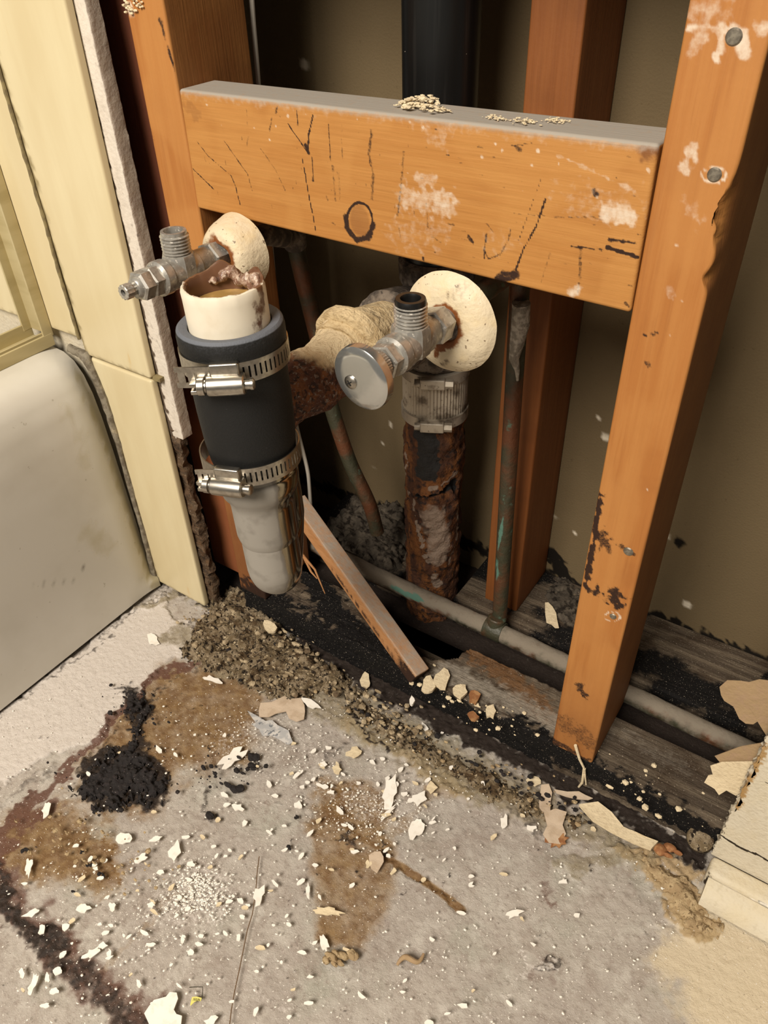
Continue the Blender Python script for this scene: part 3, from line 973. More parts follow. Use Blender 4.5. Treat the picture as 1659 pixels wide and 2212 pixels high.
def studD_hook(V):
    n = fbm(V, 300, 3)
    f = V[:, 1] < .0025
    # chipped front right edge
    e = np.exp(-((V[:, 0] - (XR + .038)) / .004) ** 2) * np.exp(-((V[:, 1]) / .01) ** 2)
    zz = [un(1580, 450, 'y', 0)[2], un(1560, 500, 'y', 0)[2], un(1535, 600, 'y', 0)[2]]
    for z, w in zip(zz, (.012, .010, .006)):
        V[:, 0] -= e * .0035 * np.exp(-((V[:, 2] - z) / w) ** 2) * (.5 + n)
    D = [(fpts([(1535, 30), (1520, 60), (1505, 110)]), .004, .55, .004), (fpts([(1490, 60), (1550, 60)]), .0018, .9, .0016), (fpts([(1560, 55), (1556, 110)]), .0022, .9, .001), (fpts([(1600, 100), (1610, 115)]), .003, 1, .001),
         (fpts([(1565, 70), (1580, 58), (1610, 70), (1612, 95)]), .0018, 1, .0012), (fpts([(1545, 118), (1549, 130)]), .0016, 1, .001), (fpts([(1640, 60), (1659, 55)]), .0025, .8, .003),
         (fpts([(1492, 320), (1480, 365)]), .003, .9, .003), (fpts([(1500, 345), (1495, 330)]), .002, .9, .002), (fpts([(1485, 440), (1510, 480)]), .004, .35, .006), (fpts([(1500, 18), (1560, 30)]), .006, .45, .008),
         (fpts([(1447, 628), (1446, 640)]), .003, .35, .003), (fpts([(1473, 650), (1474, 652)]), .001, .8, .0005), (fpts([(1447, 723)]), .0012, .9, .0006), (fpts([(1461, 529)]), .0012, .8, .0005), (fpts([(1398, 1058)]), .0008, 1, .0003)]
    t = np.linspace(0, 2 * math.pi, 20)
    for x, y, a, b in [(1542, 378, 27, 16), (1323, 1332, 17, 10)]:
        D.append((fpts([(x + a * math.cos(k), y + b * math.sin(k)) for k in t]), .0007, 1, .0008))
    S = [(fpts([(1297, 1070), (1285, 1160), (1265, 1270)]), .0022, .8, .003), (fpts([(1290, 1150), (1310, 1180)]), .006, .55, .010), (fpts([(1345, 1180), (1365, 1195)]), .003, .6, .003),
         (fpts([(1275, 1275), (1300, 1280), (1330, 1280), (1350, 1290)]), .004, .7, .007), (fpts([(1320, 1290), (1340, 1310)]), .005, .75, .007), (fpts([(1252, 1480), (1262, 1500)]), .004, .6, .006),
         (fpts([(1215, 1560), (1270, 1600)]), .012, .35, .014), (fpts([(1195, 1600), (1270, 1645)]), .004, .6, .006), (fpts([(1390, 725), (1420, 720)]), .0006, .7, .0008), (fpts([(1395, 785), (1405, 790)]), .0014, .5, .002),
         (fpts([(1585, 440), (1575, 480)]), .002, .6, .002)]
    return V, {'dust': .85 * paint(V, D, n) * f, 'mark': paint(V, S, n) * f, 'sap': sstep(.4, .6, fbm(V * [1, 1, .3], 45, 2)) * .8, 'brown': np.maximum(.45 * sstep(.20, .06, V[:, 2]), .55 * (V[:, 0] > XR + .036) * (V[:, 1] > .002))}  # brown over the right side stands in for its unlit tone


o = plank('wall_stud', M['stud'], (XR, 0, .038), (XR + .038, .081, 1.6), (.0012, .006, .0016), .002, hook=studD_hook)
tag(o, 'right pine stud in front with plaster-ringed nail holes', 'stud')
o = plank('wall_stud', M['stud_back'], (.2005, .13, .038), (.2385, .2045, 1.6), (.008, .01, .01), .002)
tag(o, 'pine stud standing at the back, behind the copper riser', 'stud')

# nails and plugs in the right stud
for i, (x, y, r, lab) in enumerate([(1585, 80, .0042, 'grey plugged nail hole near the top of the right stud'), (1543, 378, .0040, 'grey nail head ringed by white plaster below the board top'),
                                    (1357, 1192, .0040, 'greyish nail head in the dark scuffed patch low on the right stud'), (1324, 1332, .0030, 'plaster-filled nail hole lowest on the right stud')]):
    p = un(x, y, 'y', -.0002)
    mb = MB()
    mb.lathe([(.0001, .0006), (r * .7, .0005), (r, -.0006)], p, (0, -1, 0), 20, (False, True))
    tag(mb.build('nail', M['nail']), lab, 'nail')

# sole plates
hole = [(805, 1320), (850, 1280), (960, 1290), (1010, 1330), (1015, 1400), (985, 1420), (930, 1425), (890, 1405), (850, 1360)]


def plate_hook(V):
    n = fbm(V, 200, 3)
    H = [un(x, y, 'z', .038) for x, y in hole]
    ins = inside2(V + (n[:, None] - .5) * .006, H) & (V[:, 2] > .03)
    V[ins, 2] = -.03
    up = (V[:, 2] > .034) & ~ins
    V[:, 2] += up * (n - .5) * .005 * (V[:, 0] < .33)
    front = V[:, 1] < .004
    V[:, 1] += front * (n - .5) * .006
    q = lambda L: [un(x, y, 'z', .038) for x, y in L]
    mk = paint(V, [([V3((-.03, -.004, .015)), V3((.17, -.004, .015))], .034, 1.0, .02), ([V3((.15, -.006, .012)), V3((.32, -.006, .010))], .026, 1.0, .016), ([V3((.3, 0, .03)), V3((.5, 0, .02))], .016, .95, .012), (q([(1050, 1540), (1180, 1640)]), .010, .5, .016),
                   (q([(1300, 1690), (1480, 1800)]), .006, .75, .008), (q([(1150, 1500), (1160, 1560), (1130, 1590)]), .0008, .5, .001), (q([(680, 1240), (720, 1330), (800, 1400)]), .018, .9, .016)], n)
    gr = paint(V, [(q([(960, 1450), (1190, 1560)]), .014, .65, .016), (q([(1020, 1530), (1150, 1590)]), .010, .4, .014), (q([(1290, 1560), (1480, 1660)]), .008, .25, .012)], n)
    br = paint(V, [(q([(1000, 1390), (1080, 1450), (1180, 1540)]), .014, .7, .016)], n)
    return V, {'mark': np.maximum(mk, ins * 1.0), 'grey': gr * up, 'brown': br}


o = plank('sole_plate', M['plate'], (-.036, .0015, .0005), (.62, .060, .038), (.002, .002, .003), .0015, hook=plate_hook, angle=3.2)
tag(o, 'front sole plate, black with rot, under the right stud', 'timber plate')
xd = .5 * (un(953, 100, 'y', .124)[0] + un(935, 1100, 'y', .124)[0])       # the drain goes down through a gap in this plate
for x0, x1, lab in ((-.036, xd - .034, 'left length of back sole plate, under grey rubble behind the trap'), (xd + .034, .75, 'right length of back sole plate under the rear stud')):
    o = plank('sole_plate', M['plate'], (x0, .112, .0005), (x1, .2045, .038), (.006, .006, .008), .002, hook=lambda V: (V, {'mark': .75 * sstep(.42, .62, fbm(V, 22, 3))}))
    tag(o, lab, 'timber plate')

# leaning offcut of lath
def lath():
    a = un(640, 1085, 'y', .062)
    b = un(905, 1462, 'z', .046)
    b[1] = -.004
    d = b - a
    L = np.linalg.norm(d)
    d = d / L
    up = V3((0, .12, 1.0))
    s = np.cross(up, d)
    s /= np.linalg.norm(s)
    u = np.cross(d, s)

    def hexa(q):
        return a + np.outer(q[:, 0] * L, d) + np.outer((q[:, 1] - .5) * .017, s) + np.outer((q[:, 2] - .5) * .019, u)

    def hk(V):
        n = fbm(V, 250, 3)
        c = ((V - a) @ u)
        t = (V - a) @ d
        return V, {'grey': (c > .0075) * (.25 + .5 * n), 'mark': np.maximum(.9 * sstep(L * .8, L * 1.0, t + (n - .5) * .05) * (c < .006), paint(V, [([a + d * L * .35 - s * .008 - u * .004, b - s * .008 - u * .006], .0008, .7, .001)]))}
    o = plank('wood_lath', M['lath'], (0, 0, 0), (L, .016, .017), (.004, .004, .004), .001, hexa=hexa, hook=hk, wob=.0)
    tag(o, 'splintered wood strip leaning from behind the trap onto the sole plate', 'wood strip')


lath()

# ------------------------------------------------------------------ right drywall stub, skirting and torn paper
def right_wall():
    def hk(V):
        n = fbm(V, 240, 3)
        e = V[:, 0] < .4895
        V[:, 0] += e * (n - .5) * .008
        f = V[:, 1] < -.011
        z1 = un(1555, 1810, 'y', -.012)[2]
        mk = paint(V, [([un(1550, 1800, 'y', -.012), un(1600, 1830, 'y', -.012), un(1700, 1885, 'y', -.012)], .0007, .9, .0009), ([un(1630, 1680, 'y', -.012), un(1700, 1710, 'y', -.012)], .0004, .6, .0005),
                       ([V3((.488, -.006, 0)), V3((.488, -.006, .2))], .003, .35, .004)])
        br = paint(V, [([V3((.489, -.013, .08)), V3((.489, -.013, .16))], .003, .8, .004)])
        return V, {'mark': mk, 'brown': br}
    o = plank('wall_right', M['drywall'], (.4885, -.013, .020), (1.3, -.0005, 2.2), (.0016, .004, .0022) if False else (.004, .004, .004), .0008,
              hook=hk)
    o['kind'] = 'structure'


def right_wall2():
    # dense near the frame, coarse beyond: two pieces of the same sheet
    pass


def right_wall_fine():
    def hk(V):
        n = fbm(V, 240, 3)
        e = V[:, 0] < .4895
        V[:, 0] += e * (n - .5) * .008
        mk = paint(V, [([un(1550, 1800, 'y', -.013), un(1600, 1832, 'y', -.013), un(1640, 1848, 'y', -.013), un(1700, 1885, 'y', -.013)], .0011, 1, .0009),
                       ([un(1630, 1680, 'y', -.013), un(1700, 1712, 'y', -.013)], .0004, .6, .0006), ([V3((.488, -.006, 0)), V3((.488, -.006, .2))], .003, .4, .004)])
        br = paint(V, [([V3((.489, -.013, .09)), V3((.489, -.013, .17))], .003, .9, .004)])
        return V, {'mark': mk, 'brown': br}
    o = plank('wall_right', M['drywall'], (.4885, -.013, .018), (.66, -.0005, .5), (.0011, .004, .0012), .0008, hook=hk)
    o['kind'] = 'structure'
    o = plank('wall_right', M['drywall'], (.6605, -.013, .018), (1.3, -.0005, .719), (.1, .1, .1), .0008)
    o['kind'] = 'structure'
    o = plank('wall_right', M['drywall'], (.4885, -.013, .5005), (.66, -.0005, .719), (.1, .1, .1), .0008)
    o['kind'] = 'structure'

    def bk(V):
        n = fbm(V, 240, 3)
        V[:, 1] += (V[:, 0] < .492) * (n - .5) * .006
        mk = paint(V, [([un(1612, 1938, 'y', -.032), un(1624, 1952, 'y', -.032), un(1640, 1952, 'y', -.032), un(1690, 1975, 'y', -.032)], .0016, 1, .002), ([V3((.49, -.032, .0)), V3((.49, -.032, .02))], .003, .6, .004)])
        return V, {'mark': mk, 'dust': paint(V, [([un(1540, 1900, 'y', -.03), un(1700, 1975, 'y', -.03)], .0015, .9, .001)])}
    o = plank('baseboard_right', M['drywall'], (.489, -.031, .0), (1.3, -.0135, .021), (.003, .002, .002), .004, hook=bk)
    o['kind'] = 'structure'
    mb = MB()                # quarter-round bead with a grey broken end
    prof = [(-.0315, .0), (-.0315, .016), (-.036, .0152), (-.041, .0125), (-.046, .0075), (-.0485, .0)]
    xs = np.linspace(.4915, 1.3, 60)
    V = [(x, y, z) for x in xs for y, z in prof]
    n = len(prof)
    F = [(i * n + j, i * n + j + 1, (i + 1) * n + j + 1, (i + 1) * n + j) for i in range(len(xs) - 1) for j in range(n - 1)] + [tuple(range(n)), tuple(range((len(xs) - 1) * n, len(xs) * n))[::-1]]
    o = link('trim_1', np.array(V), F, M['drywall'])
    o['kind'] = 'structure'


right_wall_fine()


def scrap(name, outline, m, th, label, cat, curl=None, group=None, n=None):
    """thin torn sheet from an outline of 3D points: fan of rings so that it can curl"""
    O = [V3(q) for q in outline]
    c = sum(O) / len(O)
    nrm = np.zeros(3)
    for i in range(len(O)):
        nrm += np.cross(O[i] - c, O[(i + 1) % len(O)] - c)
    nrm /= np.linalg.norm(nrm)
    if n is not None and nrm @ V3(n) < 0:
        O = O[::-1]
        nrm = -nrm
    k = len(O)
    V, F = [], []
    R = (0.0, .35, .7, 1.0)
    for side in (1, 0):
        base = len(V)
        V.append(c + nrm * th * side)
        for r in R[1:]:
            for q in O:
                V.append(c + (q - c) * r + nrm * th * side)
        for i in range(k):
            j = (i + 1) % k
            t = (base, base + 1 + i, base + 1 + j)
            F.append(t if side else t[::-1])
            for a in range(len(R) - 2):
                qd = (base + 1 + a * k + i, base + 1 + (a + 1) * k + i, base + 1 + (a + 1) * k + j, base + 1 + a * k + j)
                F.append(qd if side else qd[::-1])
    m0 = 1 + 3 * k
    for i in range(k):
        j = (i + 1) % k
        F.append((1 + 2 * k + i, m0 + 1 + 2 * k + i, m0 + 1 + 2 * k + j, 1 + 2 * k + j))
    V = np.array(V)
    if curl:
        d = np.linalg.norm(V - c, axis=1) / max(np.linalg.norm(q - c) for q in O)
        V += np.outer((fbm(V, curl[1], 2) - .4) * curl[0] * (.3 + d), nrm)
    o = link(name, V, F, m, angle=1.0)
    return tag(o, label, cat, group)


scrap('torn_paper', [un(a, b, 'y', .012) for a, b in [(1555, 1482), (1572, 1467), (1600, 1470), (1618, 1474), (1640, 1468), (1700, 1470), (1700, 1620), (1659, 1592), (1640, 1555), (1628, 1562), (1612, 1560), (1598, 1550),
      (1585, 1525), (1565, 1512), (1558, 1500)]], M['chip_tan'], .0006, 'large torn tan paper flap hanging above the broken drywall edge', 'torn paper', (.006, 60), n=(0, -1, 0))
scrap('torn_paper', [un(a, b, 'y', .006) for a, b in [(1545, 1630), (1600, 1612), (1660, 1600), (1660, 1650), (1630, 1650), (1560, 1650)]], M['chip_tan'], .0006, 'narrow tan paper tongue at the broken drywall edge', 'torn paper', (.005, 80), n=(0, -1, 0))
scrap('torn_paper', [un(a, b, 'y', .004) for a, b in [(1535, 1652), (1560, 1645), (1640, 1640), (1620, 1700), (1590, 1718), (1570, 1705), (1555, 1712), (1545, 1700), (1522, 1688), (1530, 1675), (1540, 1672)]],
      M['chip_cream'], .0006, 'pale fringed paper shred below the tan tongue at the drywall edge', 'torn paper', (.006, 90), n=(0, -1, 0))

# ================================================================== plumbing
def lerp(a, b, t):
    return V3(a) + (V3(b) - V3(a)) * t


def bez(P, n=24):
    P = [V3(q) for q in P]
    out = []
    for i in range(n + 1):
        t = i / n
        Q = P
        while len(Q) > 1:
            Q = [Q[k] * (1 - t) + Q[k + 1] * t for k in range(len(Q) - 1)]
        out.append(Q[0])
    return out


def arc_noise_top(V, O, D, h0, amp):
    """pull the top rim of a pipe up and down"""
    return V


# ---- stack: black pipe, tee, shielded coupling, rusted iron pipe
SY = .124
SX = .5 * (un(953, 100, 'y', SY)[0] + un(935, 1100, 'y', SY)[0])
zc1, zc0 = un(940, 818, 'y', SY - .028)[2], un(938, 926, 'y', SY - .028)[2]   # coupling top and bottom

mb = MB()
mb.lathe([(.0275, 0), (.0275, .01), (.0275, .3), (.0275, 1.1)], (SX, SY, zc1 + .085), (0, 0, 1), 48)
tag(mb.build('drain_pipe', M['abs']), 'black plastic drain pipe rising behind the blocking board', 'pipe')

root = thing('sanitary_tee', (SX, SY, zc1), 'dusty cast iron tee behind the right valve plate', 'pipe fitting')
mb = MB()
mb.lathe([(.0280, 0), (.0310, .004), (.0310, .016), (.0288, .022), (.0288, .070), (.0320, .077), (.0320, .092), (.029, .095)], (SX, SY, zc1 + .002), (0, 0, 1), 44, lump=.03, ls=120)
mb.build('tee_body', M['iron_dusty'], root)
p1, p2 = un(752, 756, 'y', -.006), un(700, 812, 'y', -.034)
TB = V3((SX, SY, zc1 + .046))
AD = p1 - TB
AD /= np.linalg.norm(AD)
mb = MB()
mb.lathe([(.024, .0), (.027, .035), (.0305, .046), (.0325, .052), (.0325, .076), (.028, .080)], TB, AD, 40, lump=.10, ls=90)
mb.build('branch_hub', M['iron_dusty'], root)

root = thing('pipe_coupling', (SX, SY, zc0), 'ribbed grey metal pipe coupling under the tee', 'pipe coupling')
mb = MB()
V, F = [], []
seg = 120
prof = [(.0262, .0), (.0262, .042)]
for h in np.linspace(0, zc1 - zc0, 6):
    for k in range(seg):
        t = 2 * math.pi * k / seg
        r = .0290 + .0010 * (k % 2)
        V.append((SX + r * math.cos(t), SY + r * math.sin(t), zc0 + h))
F = [(i * seg + k, i * seg + (k + 1) % seg, (i + 1) * seg + (k + 1) % seg, (i + 1) * seg + k) for i in range(5) for k in range(seg)]
F += [tuple(range(seg))[::-1], tuple(range(5 * seg, 6 * seg))]
mb.add(V, F)
mb.build('ribbed_shield', M['coupling'], root)
for z in (zc1 - .010, zc0 - .003):
    mb = MB()
    mb.lathe([(.0300, 0), (.0314, .0005), (.0314, .0105), (.0300, .011)], (SX, SY, z), (0, 0, 1), 60)
    bnd = mb.build('clamp_band', M['coupling'], root)
    d = V3((.45, -.89, 0))
    s = V3((.89, .45, 0))
    c = V3((SX, SY, z + .0055)) + d * .0335
    mb = MB()
    mb.box(c, (.022, .007, .010), (s, d, V3((0, 0, 1))), r=.0015)
    mb.lathe([(.0042, 0), (.0042, .007)], c + s * .011, s, 6)
    mb.lathe([(.0036, 0), (.0036, .005)], c - s * .011, -s, 12)
    mb.build('screw_housing', M['coupling'], bnd)
tag(root, None, None)

# rusted pipe with a cracked, flaking wall
def uncyl(px, py, cx, cy, r):
    d = un(px, py, 'y', cy) - CAM_POS
    o = CAM_POS - V3((cx, cy, 0))
    A_, B_, C_ = d[0] ** 2 + d[1] ** 2, 2 * (o[0] * d[0] + o[1] * d[1]), o[0] ** 2 + o[1] ** 2 - r * r
    disc = max(0.0, B_ * B_ - 4 * A_ * C_)
    return CAM_POS + d * ((-B_ - math.sqrt(disc)) / (2 * A_))


def rusted():
    seg, zs = 96, np.arange(.0, zc0 + .020, .002)
    V = []
    for z in zs:
        for k in range(seg):
            t = 2 * math.pi * k / seg
            V.append((SX + .0285 * math.cos(t), SY + .0285 * math.sin(t), z - .02))
    V = np.array(V)
    n = len(zs)
    F = [(i * seg + k, i * seg + (k + 1) % seg, (i + 1) * seg + (k + 1) % seg, (i + 1) * seg + k) for i in range(n - 1) for k in range(seg)] + [tuple(range(seg))[::-1], tuple(range((n - 1) * seg, n * seg))]
    ax = np.array([SX, SY, 0])
    d = (V - ax) * [1, 1, 0]
    d /= np.linalg.norm(d, axis=1)[:, None]
    q = lambda L: [uncyl(x, y, SX, SY, .0285) for x, y in L]
    crack = paint(V, [(q([(872, 1078), (900, 1072), (935, 1068), (965, 1060), (985, 1050)]), .0016, 1, .002), (q([(965, 1062), (985, 1042), (985, 1056)]), .0042, 1, .002)], fbm(V, 250, 3))
    loose = paint(V, [(q([(935, 1130), (930, 1080), (965, 1100), (960, 1180), (935, 1230)]), .016, 1, .008)], fbm(V, 120, 3))
    V = V + d * ((fbm(V, 110, 4) - .5) * .008 + loose * .0030 - crack * .006)[:, None]
    pale = paint(V, [(q([(893, 1085), (905, 1150), (925, 1215), (942, 1250)]), .0024, 1, .004), (q([(985, 1080), (988, 1150), (975, 1200), (948, 1250)]), .0020, .95, .003), (q([(880, 1065), (930, 1055), (970, 1040), (985, 1020)]), .0022, .9, .004),
                     (q([(935, 1110), (950, 1160), (945, 1200)]), .014, .55, .007), (q([(945, 1262), (938, 1240)]), .0055, .95, .004), (q([(873, 960), (880, 1000), (875, 1040)]), .0018, .8, .003)], fbm(V, 200, 3))
    dark = paint(V, [(q([(915, 930), (925, 980), (920, 1020)]), .012, 1, .006)], fbm(V, 150, 3))
    o = link('iron_drain_pipe', V, F, M['rusty_pipe'], None, {'mark': crack, 'pale': pale, 'dark': dark})
    tag(o, 'rusted cracked iron drain pipe going down through the sole plate', 'pipe')


rusted()

# ---- trap arm: plaster-crusted hub, rusted elbow
CA, CB = un(480, 610, 'y', -.130), un(600, 1255, 'y', -.130)     # axis of the front leg
CD = (CB - CA) / np.linalg.norm(CB - CA)
FL = lambda z: CA + CD * ((z - CA[2]) / CD[2])
bk = V3((-.035, .047, 0))                                          # front leg to back leg of the trap
root = thing('trap_arm', un(740, 770, 'y', -.01), 'rust-crusted drain elbow leaving the wall behind the right valve handle', 'drain pipe')
tip = TB + AD * .0805
mb = MB()
path = [tip, lerp(tip, p1, .5), p1]
dd = p1 - tip
mb.tube([tip, tip + dd * .02, lerp(tip, p1, .35), lerp(tip, p1, .7), p1, p1 + (p2 - p1) * .2], [.024, .0262, .0262, .027, .0275, .0262], 36, lump=.10, ls=110)
V = np.array(mb.V)
hub = link('plaster_hub', V, mb.F, M['hubplaster'], root, {'rust': np.zeros(len(V))})
mb = MB()
dn = (p2 - p1) / np.linalg.norm(p2 - p1)
mb.lathe([(.0255, -.006), (.0305, -.005), (.0318, .0), (.0312, .006), (.0262, .0075)], p1 - dn * .008, dn, 44, lump=.07, ls=120)
mb.build('hub_ring', M['hubplaster'], root)
top = FL(.34) + bk
mb = MB()
path = bez([p1 - dn * .002, p2, p2 + (p2 - p1) * .75, top + V3((.004, .002, .045)), top + V3((0, 0, .012)), top + V3((0, 0, -.020))], 40)
rad = [.0255 - .0005 * min(i, 10) + .0035 * math.exp(-((i - 14) / 6.0) ** 2) - .0045 * sum([max(0, i - 26) / 14.0]) for i in range(41)]
mb.tube(path, rad, 56, lump=.16, ls=95)
V = np.array(mb.V)
d0 = np.linalg.norm(V - (p1 + V3((0, 0, .03))), axis=1)
elb = link('rusted_elbow', V, mb.F, M['rust'], root, {'dust': sstep(.062, .02, d0 - (V[:, 2] - p1[2]) * .6)}, angle=3.2)

# ---- chrome trap
root = thing('drain_trap', FL(.24), 'dusty chrome trap hanging below the black rubber coupling', 'drain trap')


def chrome_front(V, F, name, parent, hard=False):
    # dust lies on the side that faces left and forward; the rest was wiped by dripping water
    ax = CA + np.outer((V - CA) @ CD, CD)
    d = V - ax
    ln = np.linalg.norm(d, axis=1) + 1e-9
    side = (d @ V3((.62, .78, 0))) / ln
    n = fbm(V, 70, 3)
    a = sstep(.42, .18, side + (n - .5) * .22)
    return link(name, V, F, M['chrome_dust'], parent, {'dust': a})


mb = MB()
zt = .369
mb.lathe([(.0232, .012), (.0238, .014), (.0252, .0150), (.0262, .017), (.0262, .024), (.0250, .029), (.0222, .0325), (.0212, .040), (.0212, .064), (.0204, .068), (.0196, .0705)], FL(zt), CD, 56)
tr = chrome_front(np.array(mb.V), mb.F, 'slip_nut_cup', root)

q0 = FL(zt) + CD * .068
zc = .272
rb = np.linalg.norm(bk) / 2
u = bk / np.linalg.norm(bk)
path = [q0, FL(.276), FL(zc)]
cen = FL(zc) + bk / 2
for k in range(1, 17):
    t = math.pi * k / 16
    path.append(cen - u * rb * math.cos(t) + V3((0, 0, -1)) * rb * math.sin(t) * .62)
path += [FL(zc) + bk + V3((0, 0, .02)), FL(.335) + bk]
rr = [.0194] * 3 + [.0194 - .0018 * math.sin(math.pi * k / 16) for k in range(1, 17)] + [.0190, .0185]
mb = MB()
mb.tube(path, rr, 48)
chrome_front(np.array(mb.V), mb.F, 'trap_bend', root)

# ---- rubber coupling
root = thing('rubber_coupling', FL(.36), 'black rubber pipe coupling with a worn grey lip', 'rubber coupling')
mb = MB()
ztop = un(487, 690, 'y', -.13)[2]
LH = ztop - (un(550, 975, 'y', -.13)[2] - .0045)
mb.lathe([(.0236, .004), (.0240, .0006), (.0250, .0), (.0288, -.0003), (.0302, .0009), (.0305, .0017), (.0310, .0045), (.0310, .0105), (.0300, .0135), (.0293, .017), (.0290, .030), (.0290, LH - .040), (.0284, LH - .02), (.0272, LH - .006), (.0262, LH - .001), (.0235, LH)],
         FL(ztop), CD, 72, (False, False))
V = np.array(mb.V)
h = (V - FL(ztop)) @ CD
r = np.linalg.norm((V - FL(ztop)) - np.outer(h, CD), axis=1)
link('rubber_sleeve', V, mb.F, M['rubber'], root, {'grey': np.clip(sstep(.0017, .0007, h) + .12 * sstep(.012, .002, h) * sstep(.028, .030, r), 0, 1)})

# ---- white pipe stub with torn rim
root = thing('white_pipe_stub', FL(.45), 'cut white plastic pipe with grimy rim standing in the rubber coupling', 'pipe')
seg = 96
ZR = CA[2]
RO, RI = .0232, .0203
V, F = [], []
rows = [(RO, .060), (RO, .045), (RO, .03), (RO, .020), (RO, .012), (RO, .006), (RO, .0018), (RO - .0006, .0002), (RI + .0006, .0), (RI, .0012), (RI, .008), (RI, .015), (RI, .024), (RI, .060)]
U_, W_, _ = frame(CD)
for r_, h_ in rows:
    for k in range(seg):
        t = 2 * math.pi * k / seg
        d = math.cos(t) * U_ + math.sin(t) * W_
        # far side (away from the viewer's step) is broken into a lump and a notch
        az = math.atan2(d[1], d[0])
        j = 0
        for a0, w0, A_ in ((2.35, .28, .0050), (1.72, .16, -.0050), (1.25, .25, .0028), (2.0, .14, -.0005), (.6, .3, -.0012)):
            e = (az - a0 + math.pi) % (2 * math.pi) - math.pi
            j += A_ * math.exp(-(e / w0) ** 2)
        fall = max(0, 1 - h_ / .03)
        V.append(FL(ZR) + CD * (h_ - j * fall) + d * r_)
n = len(rows)
F = [(i * seg + k, (i + 1) * seg + k, (i + 1) * seg + (k + 1) % seg, i * seg + (k + 1) % seg) for i in range(n - 1) for k in range(seg)]
V = np.array(V)
V = V + (np.stack([fbm(V + 2 * k, 300, 3) for k in range(3)], 1) - .5) * (.0016 * sstep(.006, .0, np.abs((V - FL(ZR)) @ CD)))[:, None]
h = (V - FL(ZR)) @ CD
inner = np.linalg.norm((V - FL(ZR)) - np.outer(h, CD), axis=1) < .0215
az = np.arctan2(V[:, 1] - FL(ZR)[1], V[:, 0] - FL(ZR)[0])
far = sstep(-.4, .6, np.sin(az - .55) + .1)
br = np.maximum(np.where(inner, .55 + .45 * far, 0) * sstep(.02, .012, h), far * sstep(.005, .001, h) * .8)
q = lambda L: [FL(ZR - a) + V3((math.cos(b), math.sin(b), 0)) * RO for a, b in L]
st = paint(V, [(q([(.001, .25), (.010, .20), (.018, .05)]), .0032, .8, .004), (q([(.012, .1), (.024, -.2)]), .0030, .6, .004), (q([(.008, -.05), (.014, -.1)]), .003, .5, .004)], fbm(V, 260, 3)) * ~inner
link('pipe_wall', V, F, M['pvc'], root, {'brown': np.maximum(br, st)})
mb = MB()
mb.lathe([(.0001, .012), (.010, .0122), (RI - .0002, .0118)], FL(ZR), CD, 40, (False, False))
mb.F = [f[::-1] for f in mb.F]
mb.build('waste_water', M['water'], root)
# wet sludge clinging to the far inner wall
mb = MB()
for a0, a1, r0 in ((.4, 2.8, .0030),):
    P, R_ = [], []
    for i in range(34):
        a = a0 + (a1 - a0) * i / 33
        hh = .0045 + .0022 * math.sin(a * 5.1) + .0012 * math.sin(a * 11)
        P.append(FL(ZR) + CD * hh + V3((math.cos(a), math.sin(a), 0)) * (RI - .0014))
        R_.append(r0 * (.45 + .75 * math.sin(math.pi * i / 33) + .25 * math.sin(i * 1.7)))
    mb.tube(P, R_, 16, lump=.35, ls=260)
mb.build('sludge', M['grime'], root)


